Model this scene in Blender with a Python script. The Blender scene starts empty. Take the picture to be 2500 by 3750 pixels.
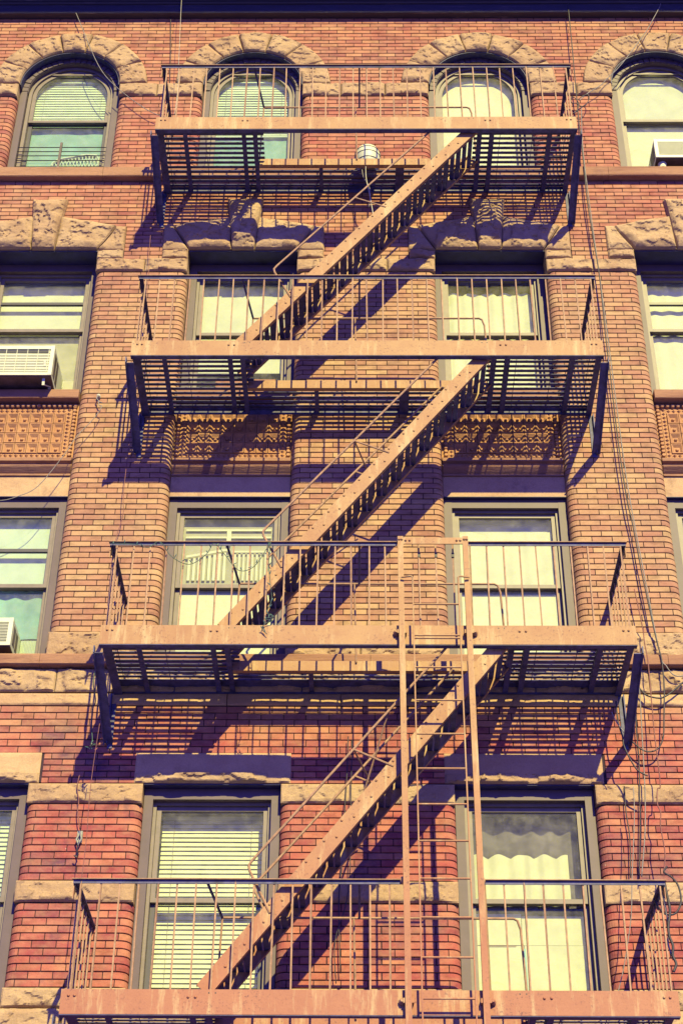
import bpy, math, random
from mathutils import Vector, Matrix, noise
random.seed(7)
scn = bpy.context.scene
col = scn.collection
R = math.radians

# ---------------------------------------------------------------- camera, sky, sun, exposure
cam = bpy.data.cameras.new('camera'); camo = bpy.data.objects.new('camera', cam); col.objects.link(camo)
camo.location = (2.44733, -14.41184, -15.44085)
camo.rotation_euler = (2.19225407, -0.00637480, 0.00733616)
cam.sensor_fit = 'VERTICAL'; cam.sensor_height = 36.0; cam.lens = 5932.94/3750*36.0
cam.clip_start = 0.1; cam.clip_end = 500
scn.camera = camo

SUN = Vector((-0.323, 1.137, -0.866)).normalized()      # travel direction of the light
world = bpy.data.worlds.new('World'); scn.world = world; world.use_nodes = True
wn = world.node_tree.nodes; wl = world.node_tree.links
for n in list(wn): wn.remove(n)
wo = wn.new('ShaderNodeOutputWorld'); bg = wn.new('ShaderNodeBackground'); sky = wn.new('ShaderNodeTexSky')
sky.sky_type = 'NISHITA'; sky.sun_disc = False; sky.sun_elevation = math.asin(-SUN.z); sky.sun_rotation = R(164)
mixn = wn.new('ShaderNodeMix'); mixn.data_type = 'RGBA'; mixn.blend_type = 'MULTIPLY'; mixn.inputs[0].default_value = 1.0
mixn.inputs[7].default_value = (0.135, 0.135, 1.0, 1)     # the violet cast of the photograph's shade
wl.new(sky.outputs[0], mixn.inputs[6]); wl.new(mixn.outputs[2], bg.inputs[0]); bg.inputs[1].default_value = 0.115
wl.new(bg.outputs[0], wo.inputs[0])
sl = bpy.data.lights.new('sun', 'SUN'); sl.energy = 4.6; sl.angle = R(0.5); sl.color = (1.0, 0.89, 0.30)
so = bpy.data.objects.new('sun', sl); col.objects.link(so); so.rotation_euler = SUN.to_track_quat('-Z', 'Y').to_euler()
so.location = (5, -12, 8)
scn.view_settings.view_transform = 'Standard'; scn.view_settings.look = 'None'
scn.view_settings.gamma = 1.0; scn.view_settings.use_curve_mapping = False
scn.view_settings.exposure = 1.17
scn.cycles.max_bounces = 6; scn.cycles.diffuse_bounces = 1; scn.cycles.transparent_max_bounces = 12

# ---------------------------------------------------------------- materials
def nodes_of(name):
    m = bpy.data.materials.new(name); m.use_nodes = True
    nt = m.node_tree; b = nt.nodes['Principled BSDF']; return m, nt, b
def nz(nt, scale, detail=4, rough=0.6, vec=None, dist=0.0):
    n = nt.nodes.new('ShaderNodeTexNoise'); n.inputs['Scale'].default_value = scale
    n.inputs['Detail'].default_value = detail; n.inputs['Roughness'].default_value = rough; n.inputs['Distortion'].default_value = dist
    if vec is not None: nt.links.new(vec, n.inputs['Vector'])
    return n.outputs[0]
def pos(nt, sx=1, sy=1, sz=1):
    g = nt.nodes.new('ShaderNodeNewGeometry'); m = nt.nodes.new('ShaderNodeMapping')
    m.inputs['Scale'].default_value = (sx, sy, sz); nt.links.new(g.outputs['Position'], m.inputs['Vector']); return m.outputs[0]
def ramp(nt, fac, stops):
    r = nt.nodes.new('ShaderNodeValToRGB'); e = r.color_ramp.elements
    while len(e) < len(stops): e.new(0.5)
    for k, (p, c) in enumerate(stops):
        e[k].position = p; e[k].color = (c, c, c, 1) if isinstance(c, (int, float)) else (*c, 1)
    nt.links.new(fac, r.inputs[0]); return r.outputs[0]
def mix(nt, fac, a, b, mode='MIX'):
    m = nt.nodes.new('ShaderNodeMix'); m.data_type = 'RGBA'; m.blend_type = mode
    for s, v in ((0, fac), (6, a), (7, b)):
        if isinstance(v, (int, float)): m.inputs[s].default_value = v
        elif isinstance(v, tuple): m.inputs[s].default_value = (*v, 1)
        else: nt.links.new(v, m.inputs[s])
    return m.outputs[2]
def math_(nt, op, a, b=0.0):
    m = nt.nodes.new('ShaderNodeMath'); m.operation = op
    for k, v in enumerate((a, b)):
        if isinstance(v, (int, float)): m.inputs[k].default_value = v
        else: nt.links.new(v, m.inputs[k])
    return m.outputs[0]
def bump(nt, b, h, strength, dist=0.01):
    n = nt.nodes.new('ShaderNodeBump'); n.inputs['Strength'].default_value = strength; n.inputs['Distance'].default_value = dist
    nt.links.new(h, n.inputs['Height']); nt.links.new(n.outputs[0], b.inputs['Normal'])
def plain(name, c, rough=0.6, var=0.12, scale=8, metal=0.0, bmp=0.0, spec=0.5):
    m, nt, b = nodes_of(name)
    f = nz(nt, scale, 6, 0.65, pos(nt))
    d = tuple(x*(1-var*1.8) for x in c); l = tuple(min(1, x*(1+var)) for x in c)
    nt.links.new(ramp(nt, f, [(0.3, d), (0.7, l)]), b.inputs['Base Color'])
    b.inputs['Roughness'].default_value = rough; b.inputs['Metallic'].default_value = metal
    b.inputs['Specular IOR Level'].default_value = spec
    if bmp: bump(nt, b, nz(nt, scale*8, 5, 0.7, pos(nt)), bmp, 0.004)
    return m

def brick_mat():
    m, nt, b = nodes_of('pressed_brick')
    g = nt.nodes.new('ShaderNodeNewGeometry'); oi = nt.nodes.new('ShaderNodeObjectInfo')
    rnd = math_(nt, 'FRACT', math_(nt, 'ADD', g.outputs['Random Per Island'], oi.outputs['Random']))
    sep = nt.nodes.new('ShaderNodeSeparateXYZ'); nt.links.new(g.outputs['Position'], sep.inputs[0]); z = sep.outputs[2]
    tan = ramp(nt, rnd, [(0.0, (0.50, 0.215, 0.14)), (0.35, (0.58, 0.28, 0.16)), (0.7, (0.63, 0.34, 0.18)), (1.0, (0.69, 0.41, 0.205))])
    red = ramp(nt, rnd, [(0.0, (0.38, 0.075, 0.085)), (0.3, (0.51, 0.100, 0.092)), (0.7, (0.59, 0.150, 0.108)), (1.0, (0.66, 0.22, 0.13))])
    up = nt.nodes.new('ShaderNodeMapRange'); up.inputs[1].default_value = -2.2; up.inputs[2].default_value = 0.6; up.inputs[4].default_value = 0.72; nt.links.new(z, up.inputs[0])
    lo = nt.nodes.new('ShaderNodeMapRange'); lo.inputs[1].default_value = -7.2; lo.inputs[2].default_value = -8.0; lo.inputs[4].default_value = 1.0; nt.links.new(z, lo.inputs[0])
    top = nt.nodes.new('ShaderNodeMapRange'); top.inputs[1].default_value = 1.7; top.inputs[2].default_value = 2.4; top.inputs[4].default_value = 0.18; nt.links.new(z, top.inputs[0])
    k = math_(nt, 'SUBTRACT', math_(nt, 'MAXIMUM', up.outputs[0], lo.outputs[0]), top.outputs[0])
    w = math_(nt, 'ADD', k, math_(nt, 'MULTIPLY', math_(nt, 'SUBTRACT', nz(nt, 0.9, 3, 0.6, pos(nt)), 0.5), 1.1))
    c = mix(nt, w, tan, red); m_ = nt.nodes[-1]; m_.clamp_factor = True
    grime = ramp(nt, nz(nt, 1.3, 7, 0.68, pos(nt, 1, 1, 0.8)), [(0.50, 0.0), (0.64, 0.9)])
    grime = math_(nt, 'MULTIPLY', grime, math_(nt, 'ADD', 0.35, math_(nt, 'MULTIPLY', lo.outputs[0], 0.65)))
    hue = ramp(nt, math_(nt, 'FRACT', math_(nt, 'MULTIPLY', rnd, 7.31)), [(0.25, 0.25), (0.9, 1.0)])
    c = mix(nt, math_(nt, 'MULTIPLY', grime, hue), c, (0.14, 0.07, 0.12))
    fine = nz(nt, 60, 6, 0.7, pos(nt, 1, 1, 1.6))
    c = mix(nt, 0.5, c, ramp(nt, fine, [(0.3, 0.55), (0.72, 1.25)]), 'MULTIPLY')
    patch = ramp(nt, nz(nt, 9, 5, 0.65, pos(nt, 0.55, 1, 1.1)), [(0.40, 0.0), (0.68, 0.62)])
    shade = ramp(nt, nz(nt, 6.5, 6, 0.7, pos(nt, 0.6, 1, 1.3)), [(0.30, 0.50), (0.54, 1.04)])
    c = mix(nt, 0.85, c, shade, 'MULTIPLY')
    c = mix(nt, patch, c, mix(nt, 0.5, c, (0.78, 0.46, 0.25)))
    spots = ramp(nt, nz(nt, 26, 2, 0.4, pos(nt, 1.6, 1, 0.9)), [(0.765, 0.0), (0.80, 0.85)])
    c = mix(nt, spots, c, (0.72, 0.60, 0.45))
    nt.links.new(c, b.inputs['Base Color']); b.inputs['Roughness'].default_value = 0.82; b.inputs['Specular IOR Level'].default_value = 0.25
    bump(nt, b, nz(nt, 90, 6, 0.75, pos(nt)), 0.5, 0.004); return m

def stone_mat(name, lo, hi, red, b1=0.55, wood=False):
    m, nt, b = nodes_of(name)
    p = pos(nt, 0.35, 1, 3.5) if wood else pos(nt)
    f = nz(nt, 2.6, 9, 0.72, p, 0.3)
    c = ramp(nt, f, [(0.3, lo), (0.52, hi), (0.72, tuple(x*1.12 for x in hi))])
    oi = nt.nodes.new('ShaderNodeObjectInfo')
    c = mix(nt, math_(nt, 'MULTIPLY', oi.outputs['Random'], 0.55), c, red)
    soot = ramp(nt, nz(nt, 3.3, 8, 0.75, pos(nt, 1, 1, 0.7)), [(0.56, 0.0), (0.72, 0.55)])
    c = mix(nt, soot, c, (0.20, 0.10, 0.09))
    grain = nz(nt, 70, 6, 0.8, p)
    c = mix(nt, 0.6, c, ramp(nt, grain, [(0.3, 0.62), (0.7, 1.2)]), 'MULTIPLY')
    nt.links.new(c, b.inputs['Base Color']); b.inputs['Roughness'].default_value = 0.9; b.inputs['Specular IOR Level'].default_value = 0.2
    h = math_(nt, 'ADD', nz(nt, 34, 8, 0.75, p), math_(nt, 'MULTIPLY', nz(nt, 9, 6, 0.7, p, 0.8), 1.6))
    bump(nt, b, h, b1, 0.012); return m

def iron_mat():
    m, nt, b = nodes_of('painted_iron')
    g = nt.nodes.new('ShaderNodeNewGeometry'); sep = nt.nodes.new('ShaderNodeSeparateXYZ'); nt.links.new(g.outputs['Position'], sep.inputs[0])
    lo = nt.nodes.new('ShaderNodeMapRange'); lo.inputs[1].default_value = -8.4; lo.inputs[2].default_value = -10.6; nt.links.new(sep.outputs[2], lo.inputs[0])
    f = nz(nt, 2.2, 6, 0.7, pos(nt))
    up = ramp(nt, f, [(0.3, (0.46, 0.205, 0.105)), (0.7, (0.58, 0.32, 0.145))])
    dn = ramp(nt, f, [(0.3, (0.44, 0.155, 0.095)), (0.7, (0.54, 0.215, 0.12))])
    c = mix(nt, lo.outputs[0], up, dn)
    streak = ramp(nt, nz(nt, 3.2, 5, 0.7, pos(nt, 3.2, 1, 0.45)), [(0.52, 0.0), (0.70, 0.65)])
    c = mix(nt, streak, c, (0.78, 0.58, 0.30))
    flake = ramp(nt, nz(nt, 38, 7, 0.75, pos(nt)), [(0.555, 0.0), (0.61, 0.85)])
    zone = ramp(nt, nz(nt, 2.7, 4, 0.6, pos(nt)), [(0.42, 0.15), (0.62, 1.0)])
    c = mix(nt, math_(nt, 'MULTIPLY', flake, zone), c, (0.20, 0.07, 0.07))
    nt.links.new(c, b.inputs['Base Color']); b.inputs['Roughness'].default_value = 0.62; b.inputs['Specular IOR Level'].default_value = 0.3
    bump(nt, b, nz(nt, 45, 7, 0.75, pos(nt)), 0.55, 0.004); return m

def glass_mat(name, tint, refl, rough=0.015):
    m = bpy.data.materials.new(name); m.use_nodes = True; nt = m.node_tree
    for n in list(nt.nodes): nt.nodes.remove(n)
    out = nt.nodes.new('ShaderNodeOutputMaterial'); t = nt.nodes.new('ShaderNodeBsdfTransparent'); t.inputs[0].default_value = (*tint, 1)
    g = nt.nodes.new('ShaderNodeBsdfGlossy'); g.inputs['Roughness'].default_value = rough; g.inputs[0].default_value = (0.8, 0.95, 0.9, 1)
    d = nt.nodes.new('ShaderNodeBsdfDiffuse'); d.inputs[0].default_value = (0.55, 0.52, 0.42, 1)
    dust = ramp(nt, nz(nt, 5, 7, 0.75, pos(nt)), [(0.40, 0.03), (0.8, 0.15)])
    m1 = nt.nodes.new('ShaderNodeMixShader'); nt.links.new(dust, m1.inputs[0]); nt.links.new(t.outputs[0], m1.inputs[1]); nt.links.new(d.outputs[0], m1.inputs[2])
    lw = nt.nodes.new('ShaderNodeLayerWeight'); fac = math_(nt, 'ADD', math_(nt, 'MULTIPLY', math_(nt, 'POWER', lw.outputs['Facing'], 4.0), 0.35), refl)
    m2 = nt.nodes.new('ShaderNodeMixShader'); nt.links.new(fac, m2.inputs[0]); nt.links.new(m1.outputs[0], m2.inputs[1]); nt.links.new(g.outputs[0], m2.inputs[2])
    bn = nt.nodes.new('ShaderNodeBump'); bn.inputs['Strength'].default_value = 0.05; bn.inputs['Distance'].default_value = 0.02
    nt.links.new(nz(nt, 2.5, 2, 0.5, pos(nt)), bn.inputs['Height']); nt.links.new(bn.outputs[0], g.inputs['Normal'])
    nt.links.new(m2.outputs[0], out.inputs[0]); return m

M = {}
M['brick'] = brick_mat()
M['mortar'] = plain('dark_mortar', (0.055, 0.022, 0.045), 0.95, 0.3, 20, bmp=0.5)
M['stone'] = stone_mat('rock_faced_brownstone', (0.46, 0.265, 0.155), (0.66, 0.43, 0.245), (0.54, 0.31, 0.175))
M['smooth'] = stone_mat('smooth_brownstone', (0.58, 0.33, 0.19), (0.74, 0.47, 0.26), (0.60, 0.34, 0.19), 0.4)
M['sill'] = stone_mat('weathered_sill_stone', (0.30, 0.125, 0.09), (0.54, 0.28, 0.16), (0.44, 0.20, 0.13), 0.5, True)
M['terra'] = stone_mat('terracotta', (0.50, 0.215, 0.10), (0.68, 0.34, 0.165), (0.58, 0.26, 0.13), 0.35)
M['iron'] = iron_mat()
M['rail_iron'] = plain('rusty_rail_paint', (0.52, 0.275, 0.155), 0.7, 0.22, 16, bmp=0.5)
M['dark_iron'] = plain('blackened_iron', (0.060, 0.055, 0.14), 0.65, 0.35, 12, bmp=0.3)  # navy shade put into the colour of iron parts seen from below
M['dark_paint'] = plain('dark_blue_grey_paint', (0.035, 0.028, 0.13), 0.6, 0.3, 8)  # navy tone that paints the shade on soffits
M['taupe'] = plain('taupe_window_paint', (0.140, 0.083, 0.095), 0.6, 0.10, 5, bmp=0.15)
M['sash'] = plain('beige_sash_paint', (0.25, 0.18, 0.15), 0.55, 0.12, 9, bmp=0.12)
M['dark_sash'] = plain('dark_bronze_sash', (0.075, 0.060, 0.075), 0.5, 0.15, 9)
M['cornice'] = plain('dark_cornice_paint', (0.035, 0.026, 0.045), 0.5, 0.5, 14, bmp=0.6)
def glint_cornice():
    m, nt, b = nodes_of('dark_cornice_paint')
    st = ramp(nt, nz(nt, 5, 6, 0.8, pos(nt, 0.25, 6, 14)), [(0.60, 0.0), (0.68, 1.0)])  # pale streaks painted as highlights along the ribs
    nt.links.new(mix(nt, st, (0.035, 0.026, 0.05), (0.34, 0.24, 0.22)), b.inputs['Base Color']); b.inputs['Roughness'].default_value = 0.5
    bump(nt, b, nz(nt, 12, 6, 0.7, pos(nt, 0.3, 5, 8)), 0.6, 0.01); return m
M['cornice'] = glint_cornice()
M['room'] = plain('dark_room', (0.05, 0.05, 0.055), 0.9, 0.2, 2)
M['glass'] = glass_mat('window_glass', (0.96, 0.98, 0.93), 0.01)
M['teal_glass'] = glass_mat('green_tinted_glass', (0.93, 0.99, 0.95), 0.02)
M['cream'] = plain('cream_cloth', (0.90, 0.85, 0.60), 0.9, 0.05, 1.2)
M['paleteal'] = plain('pale_blue_green_cloth', (0.62, 0.74, 0.64), 0.9, 0.14, 0.9)  # cloth coloured like pale sky reflected in the panes
M['greyscreen'] = plain('dark_grey_screen_cloth', (0.17, 0.135, 0.15), 0.9, 0.35, 1.5)
M['teal'] = plain('blue_green_cloth', (0.38, 0.56, 0.47), 0.9, 0.22, 1.3)  # cloth coloured like sky reflected in the panes
M['deepteal'] = plain('deep_grey_green_cloth', (0.26, 0.27, 0.27), 0.9, 0.3, 1.6)
M['olive'] = plain('olive_beige_shade_cloth', (0.56, 0.50, 0.36), 0.9, 0.10, 1.1)
M['pale'] = plain('pale_green_cream_cloth', (0.83, 0.80, 0.62), 0.9, 0.08, 1.0)
M['cafe'] = plain('cream_cafe_cloth', (0.86, 0.80, 0.52), 0.9, 0.06, 2)
M['blind'] = plain('cream_blind_slat', (0.90, 0.86, 0.60), 0.55, 0.04, 3)
M['card'] = plain('pale_cardboard', (0.88, 0.82, 0.55), 0.9, 0.05, 4, bmp=0.2)
M['orange_card'] = plain('orange_brown_bamboo', (0.52, 0.16, 0.08), 0.9, 0.2, 12)
M['white'] = plain('cream_white_enamel', (0.86, 0.82, 0.58), 0.5, 0.06, 8)
M['metalgrey'] = plain('weathered_grey_metal', (0.42, 0.40, 0.33), 0.55, 0.2, 14)
M['acunder'] = plain('dark_stained_steel', (0.16, 0.10, 0.09), 0.6, 0.4, 5)
M['black'] = plain('black_cable_rubber', (0.045, 0.035, 0.05), 0.6, 0.2, 20)
M['greycable'] = plain('grey_cable', (0.33, 0.28, 0.26), 0.6, 0.2, 20)
M['redcable'] = plain('red_brown_wire', (0.30, 0.10, 0.09), 0.7, 0.2, 20)
M['whitecable'] = plain('off_white_cable', (0.75, 0.66, 0.50), 0.6, 0.1, 20)
M['green'] = plain('dark_green_cord', (0.04, 0.10, 0.08), 0.6, 0.2, 20)
M['bulb'] = plain('clear_green_bulb', (0.12, 0.22, 0.17), 0.2, 0.2, 20)
M['tape'] = plain('blue_green_tape', (0.30, 0.62, 0.55), 0.6, 0.05, 20)
M['paving'] = plain('bluestone_paving', (0.05, 0.05, 0.36), 0.8, 0.15, 0.7, bmp=0.2)  # unseen street coloured strong blue to throw navy fill upward
M['clay'] = plain('plain_brick_base', (0.30, 0.09, 0.07), 0.9, 0.2, 3)

for m_ in M.values():                                   # bring all paints, stones and cloths to their true albedo
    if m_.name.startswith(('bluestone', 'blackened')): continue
    nt = m_.node_tree; b_ = nt.nodes.get('Principled BSDF')
    if b_ and b_.inputs['Base Color'].links:
        nt.links.new(mix(nt, 1.0, b_.inputs['Base Color'].links[0].from_socket, (0.56, 0.59, 0.64), 'MULTIPLY'), b_.inputs['Base Color'])

# ---------------------------------------------------------------- mesh helpers
class MB:
    def __init__(s): s.v = []; s.f = []
    def add(s, vs, fs):
        n = len(s.v); s.v += [tuple(p) for p in vs]; s.f += [tuple(i+n for i in f) for f in fs]; return s
    def box(s, x0, x1, y0, y1, z0, z1):
        v = [(x, y, z) for z in (z0, z1) for y in (y0, y1) for x in (x0, x1)]
        return s.add(v, [(0, 2, 3, 1), (4, 5, 7, 6), (0, 1, 5, 4), (2, 6, 7, 3), (0, 4, 6, 2), (1, 3, 7, 5)])
    def bar(s, a, b, w, h, up=(0, -1, 0)):
        a = Vector(a); b = Vector(b); d = (b-a).normalized(); u = Vector(up); u = (u-d*u.dot(d)).normalized(); r = d.cross(u)
        v = [p + r*(i*w/2) + u*(j*h/2) for p in (a, b) for (i, j) in ((-1, -1), (1, -1), (1, 1), (-1, 1))]
        return s.add(v, [(3, 2, 1, 0), (4, 5, 6, 7), (0, 1, 5, 4), (1, 2, 6, 5), (2, 3, 7, 6), (3, 0, 4, 7)])
    def tube(s, pts, r, n=6):
        pts = [Vector(p) for p in pts]; base = len(s.v); prev = None
        for i, p in enumerate(pts):
            d = (pts[min(i+1, len(pts)-1)] - pts[max(i-1, 0)]).normalized()
            u = prev - d*prev.dot(d) if prev is not None and (prev - d*prev.dot(d)).length > 1e-3 else d.orthogonal()
            u.normalize(); prev = u; w = d.cross(u)
            for k in range(n):
                a = 2*math.pi*k/n; s.v.append(tuple(p + (u*math.cos(a) + w*math.sin(a))*r))
        for i in range(len(pts)-1):
            for k in range(n):
                a = base+i*n+k; b = base+i*n+(k+1) % n; s.f.append((a, b, b+n, a+n))
        s.f.append(tuple(base+k for k in reversed(range(n)))); s.f.append(tuple(base+(len(pts)-1)*n+k for k in range(n))); return s
    def prism_x(s, prof, x0, x1):                       # profile of (y, z) run along x
        n = len(prof); v = [(x0, y, z) for y, z in prof] + [(x1, y, z) for y, z in prof]
        return s.add(v, [(k, (k+1) % n, n+(k+1) % n, n+k) for k in range(n)] + [tuple(reversed(range(n))), tuple(range(n, 2*n))])
    def lathe(s, prof, c, axis='z', n=14):
        base = len(s.v); cx, cy, cz = c
        for r, h in prof:
            for k in range(n):
                a = 2*math.pi*k/n
                if axis == 'z': s.v.append((cx+r*math.cos(a), cy+r*math.sin(a), cz+h))
                else: s.v.append((cx+r*math.cos(a), cy-h, cz+r*math.sin(a)))
        for i in range(len(prof)-1):
            for k in range(n):
                a = base+i*n+k; b = base+i*n+(k+1) % n; s.f.append((a, b, b+n, a+n))
        s.f.append(tuple(base+k for k in range(n))); s.f.append(tuple(base+(len(prof)-1)*n+k for k in range(n))); return s
    def mesh(s, name, smooth=False):
        m = bpy.data.meshes.new(name); m.from_pydata(s.v, [], s.f); m.update()
        if smooth: m.polygons.foreach_set('use_smooth', [True]*len(m.polygons))
        return m
WLOC = {}
def place(o, parent=None, loc=(0, 0, 0)):
    col.objects.link(o); loc = Vector(loc)
    if parent is not None:
        o.parent = parent; o.location = loc - WLOC[parent.name]
    else: o.location = loc
    WLOC[o.name] = loc; return o
def obj(name, g, mat, parent=None, loc=None, smooth=False, kind=None, label=None):
    """g: MB in world coordinates; the object's origin is put at loc (default: the mesh's bottom centre)"""
    if isinstance(g, MB):
        if loc is None:
            xs, ys, zs = zip(*g.v); loc = ((min(xs)+max(xs))/2, (min(ys)+max(ys))/2, min(zs))
        L = loc; g.v = [(x-L[0], y-L[1], z-L[2]) for x, y, z in g.v]; g = g.mesh(name, smooth)
        g.materials.append(M[mat] if isinstance(mat, str) else mat)
    o = bpy.data.objects.new(name, g); place(o, parent, loc)
    if kind: o['kind'] = kind
    if label: o['label'] = label
    return o
def thing(name, label, cat, loc=(0, 0, 0), group=None, parent=None):
    o = bpy.data.objects.new(name, None); o.empty_display_size = 0.2; place(o, parent, loc)
    if parent is None:
        o['label'] = label; o['category'] = cat
        if group: o['group'] = group
    return o
def tag(o, label, cat, group=None):
    o['label'] = label; o['category'] = cat
    if group: o['group'] = group
    return o
def inst(src, parent, loc):
    o = src.copy(); col.objects.link(o); o.parent = parent; o.location = Vector(loc) - WLOC[parent.name]; WLOC[o.name] = Vector(loc); return o

# ---------------------------------------------------------------- the place: levels and bays (metres; x along the street, z up, wall face y = 0)
GROUND = -17.0
BAYS = [(-2.12, -0.76), (0.365, 1.705), (3.40, 4.76), (5.86, 7.20)]
PIERS = [(-4.0, -2.12), (-0.76, 0.365), (1.705, 3.40), (4.76, 5.86), (7.20, 8.8)]
XL, XR = -4.0, 8.8
SPRING = 1.985; RO = 1.045; RI = 0.67
CEN = [(a+b)/2 for a, b in BAYS]

gm = MB().box(-60, 60, -70, 0.5, GROUND-0.3, GROUND)
obj('pavement', gm, 'paving', kind='structure')  # out of view; its blue tint bounces fill onto undersides

bld = thing('brick_building', 'red brick tenement with brownstone arches and lintels behind the fire escape', 'building', (2.4, 0, GROUND))

# ---- wall core (backing of mortar) with rounded pier edges
def core_round(g, xl, xr, z0, z1, rl=True, rr=True, r=0.10, d=0.012, back=0.5):
    pts = []
    if rl:
        pts.append((xl+d, back))
        for k in range(7):
            a = math.pi/2*k/6; pts.append((xl+r-(r-d)*math.cos(a), r-(r-d)*math.sin(a)))
    else: pts += [(xl, back), (xl, d)]
    if rr:
        for k in range(7):
            a = math.pi/2*k/6; pts.append((xr-r+(r-d)*math.sin(a), r-(r-d)*math.cos(a)))
        pts.append((xr-d, back))
    else: pts += [(xr, d), (xr, back)]
    n = len(pts); v = [(x, y, z0) for x, y in pts]+[(x, y, z1) for x, y in pts]
    g.add(v, [(k, (k+1) % n, n+(k+1) % n, n+k) for k in range(n)]+[tuple(reversed(range(n))), tuple(range(n, 2*n))])

wall = MB()
SOLID = []                                              # wall mass bands over the full width
for z0, z1 in ((0.10, -1.115), (-6.97, -8.370), (-10.61, GROUND)):
    wall.box(XL, XR, 0.012, 0.5, z1, z0)
for z0, z1 in ((0.10, 1.74), (-6.64, -1.13), (-10.61, -8.385)):
    for xl, xr in PIERS: core_round(wall, xl, xr, z0, z1, xl > XL, xr < XR)
for xl, xr in PIERS:                                    # behind capital blocks and imposts
    wall.box(xl+0.012, xr-0.012, 0.02, 0.5, -6.97, -6.64)
    wall.box(xl+0.012, xr-0.012, 0.02, 0.5, 1.74, 1.99)
# wall above the springing with the four semicircular openings
for i, c in enumerate(CEN):
    a0 = (CEN[i-1]+c)/2 if i else XL; a1 = (CEN[i+1]+c)/2 if i < 3 else XR
    N = 24; arc = [(c-RI*math.cos(math.pi*k/N), SPRING+RI*math.sin(math.pi*k/N)) for k in range(N+1)]
    top = [(a0+(a1-a0)*k/N, 4.6) for k in range(N+1)]
    arc2 = [(a0, SPRING)] + arc + [(a1, SPRING)]; top2 = [(a0, 4.6)] + top + [(a1, 4.6)]
    n = len(arc2)
    vs = [(x, 0.012, z) for x, z in arc2]+[(x, 0.012, z) for x, z in top2]+[(x, 0.5, z) for x, z in arc2]
    fs = [(k, k+1, n+k+1, n+k) for k in range(n-1)]+[(k+1, k, 2*n+k, 2*n+k+1) for k in range(1, n-2)]
    wall.add(vs, fs)
wallo = obj('wall', wall, 'mortar', bld)
# plain base storeys below the picture
obj('wall', MB().box(XL, XR, 0.004, 0.012, GROUND, -12.3), 'clay', bld)
obj('rear_wall', MB().box(XL, XR, 2.6, 2.8, GROUND, 4.6), 'room', bld)
for z in (-14.2, -10.9, -7.2, -3.6, 0.0, 3.9):
    obj('ceiling', MB().box(XL, XR, 0.52, 2.6, z+0.0, z+0.2), 'room', bld)

# ---- bricks
JV, JH = 0.009, 0.0095
def swept(g, st, z0, z1, pr=0.0, d=0.03, b=0.0035):
    base = len(g.v); prof = [(-d, z0), (-b, z0), (0, z0+b), (0, z1-b), (-b, z1), (-d, z1)]
    for (x, y, nx, ny) in st:
        for o_, z in prof: g.v.append((x+nx*(o_+pr), y+ny*(o_+pr), z))
    for i in range(len(st)-1):
        for k in range(5):
            a = base+i*6+k; g.f.append((a, a+6, a+7, a+1))
    g.f.append(tuple(base+k for k in range(6))); e = base+(len(st)-1)*6; g.f.append(tuple(e+k for k in reversed(range(6))))
def corner_st(x_edge, xj, side, r=0.10, back=0.17):    # side -1: left edge of a pier, +1: right edge
    cx = x_edge - side*r; st = [(xj, 0, 0, -1)]
    if abs(xj-cx) > 0.01: st.append((cx, 0, 0, -1))
    for k in range(1, 7):
        a = math.pi/2*k/6; st.append((cx+side*r*math.sin(a), r-r*math.cos(a), side*math.sin(a), -math.cos(a)))
    st.append((x_edge, back, side, 0))
    return st if side > 0 else list(reversed(st))
brickwork = MB(); singles = []                         # singles: (key, builder, origin)
def put_brick(st, z0, z1, z_ref, key):
    pr = random.uniform(-0.0015, 0.0025); dz = random.uniform(-0.001, 0.001)
    if key is not None and SINGLE and z_ref: singles.append((key, st, z0, z1)); return
    swept(brickwork, st, z0+dz, z1+dz, pr)
SINGLE = False
def clip(z, ivs):
    out = []
    for a, b in ivs:
        segs = [(a, b)]
        for c in CEN:
            if z > SPRING-0.02 and z < SPRING+RO+0.02:
                h = math.sqrt(max(0, (RO+0.006)**2-(z-SPRING)**2)); n2 = []
                for s0, s1 in segs:
                    if s1 <= c-h or s0 >= c+h: n2.append((s0, s1)); continue
                    if s0 < c-h: n2.append((s0, c-h))
                    if s1 > c+h: n2.append((c+h, s1))
                segs = n2
        out += segs
    return out
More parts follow.
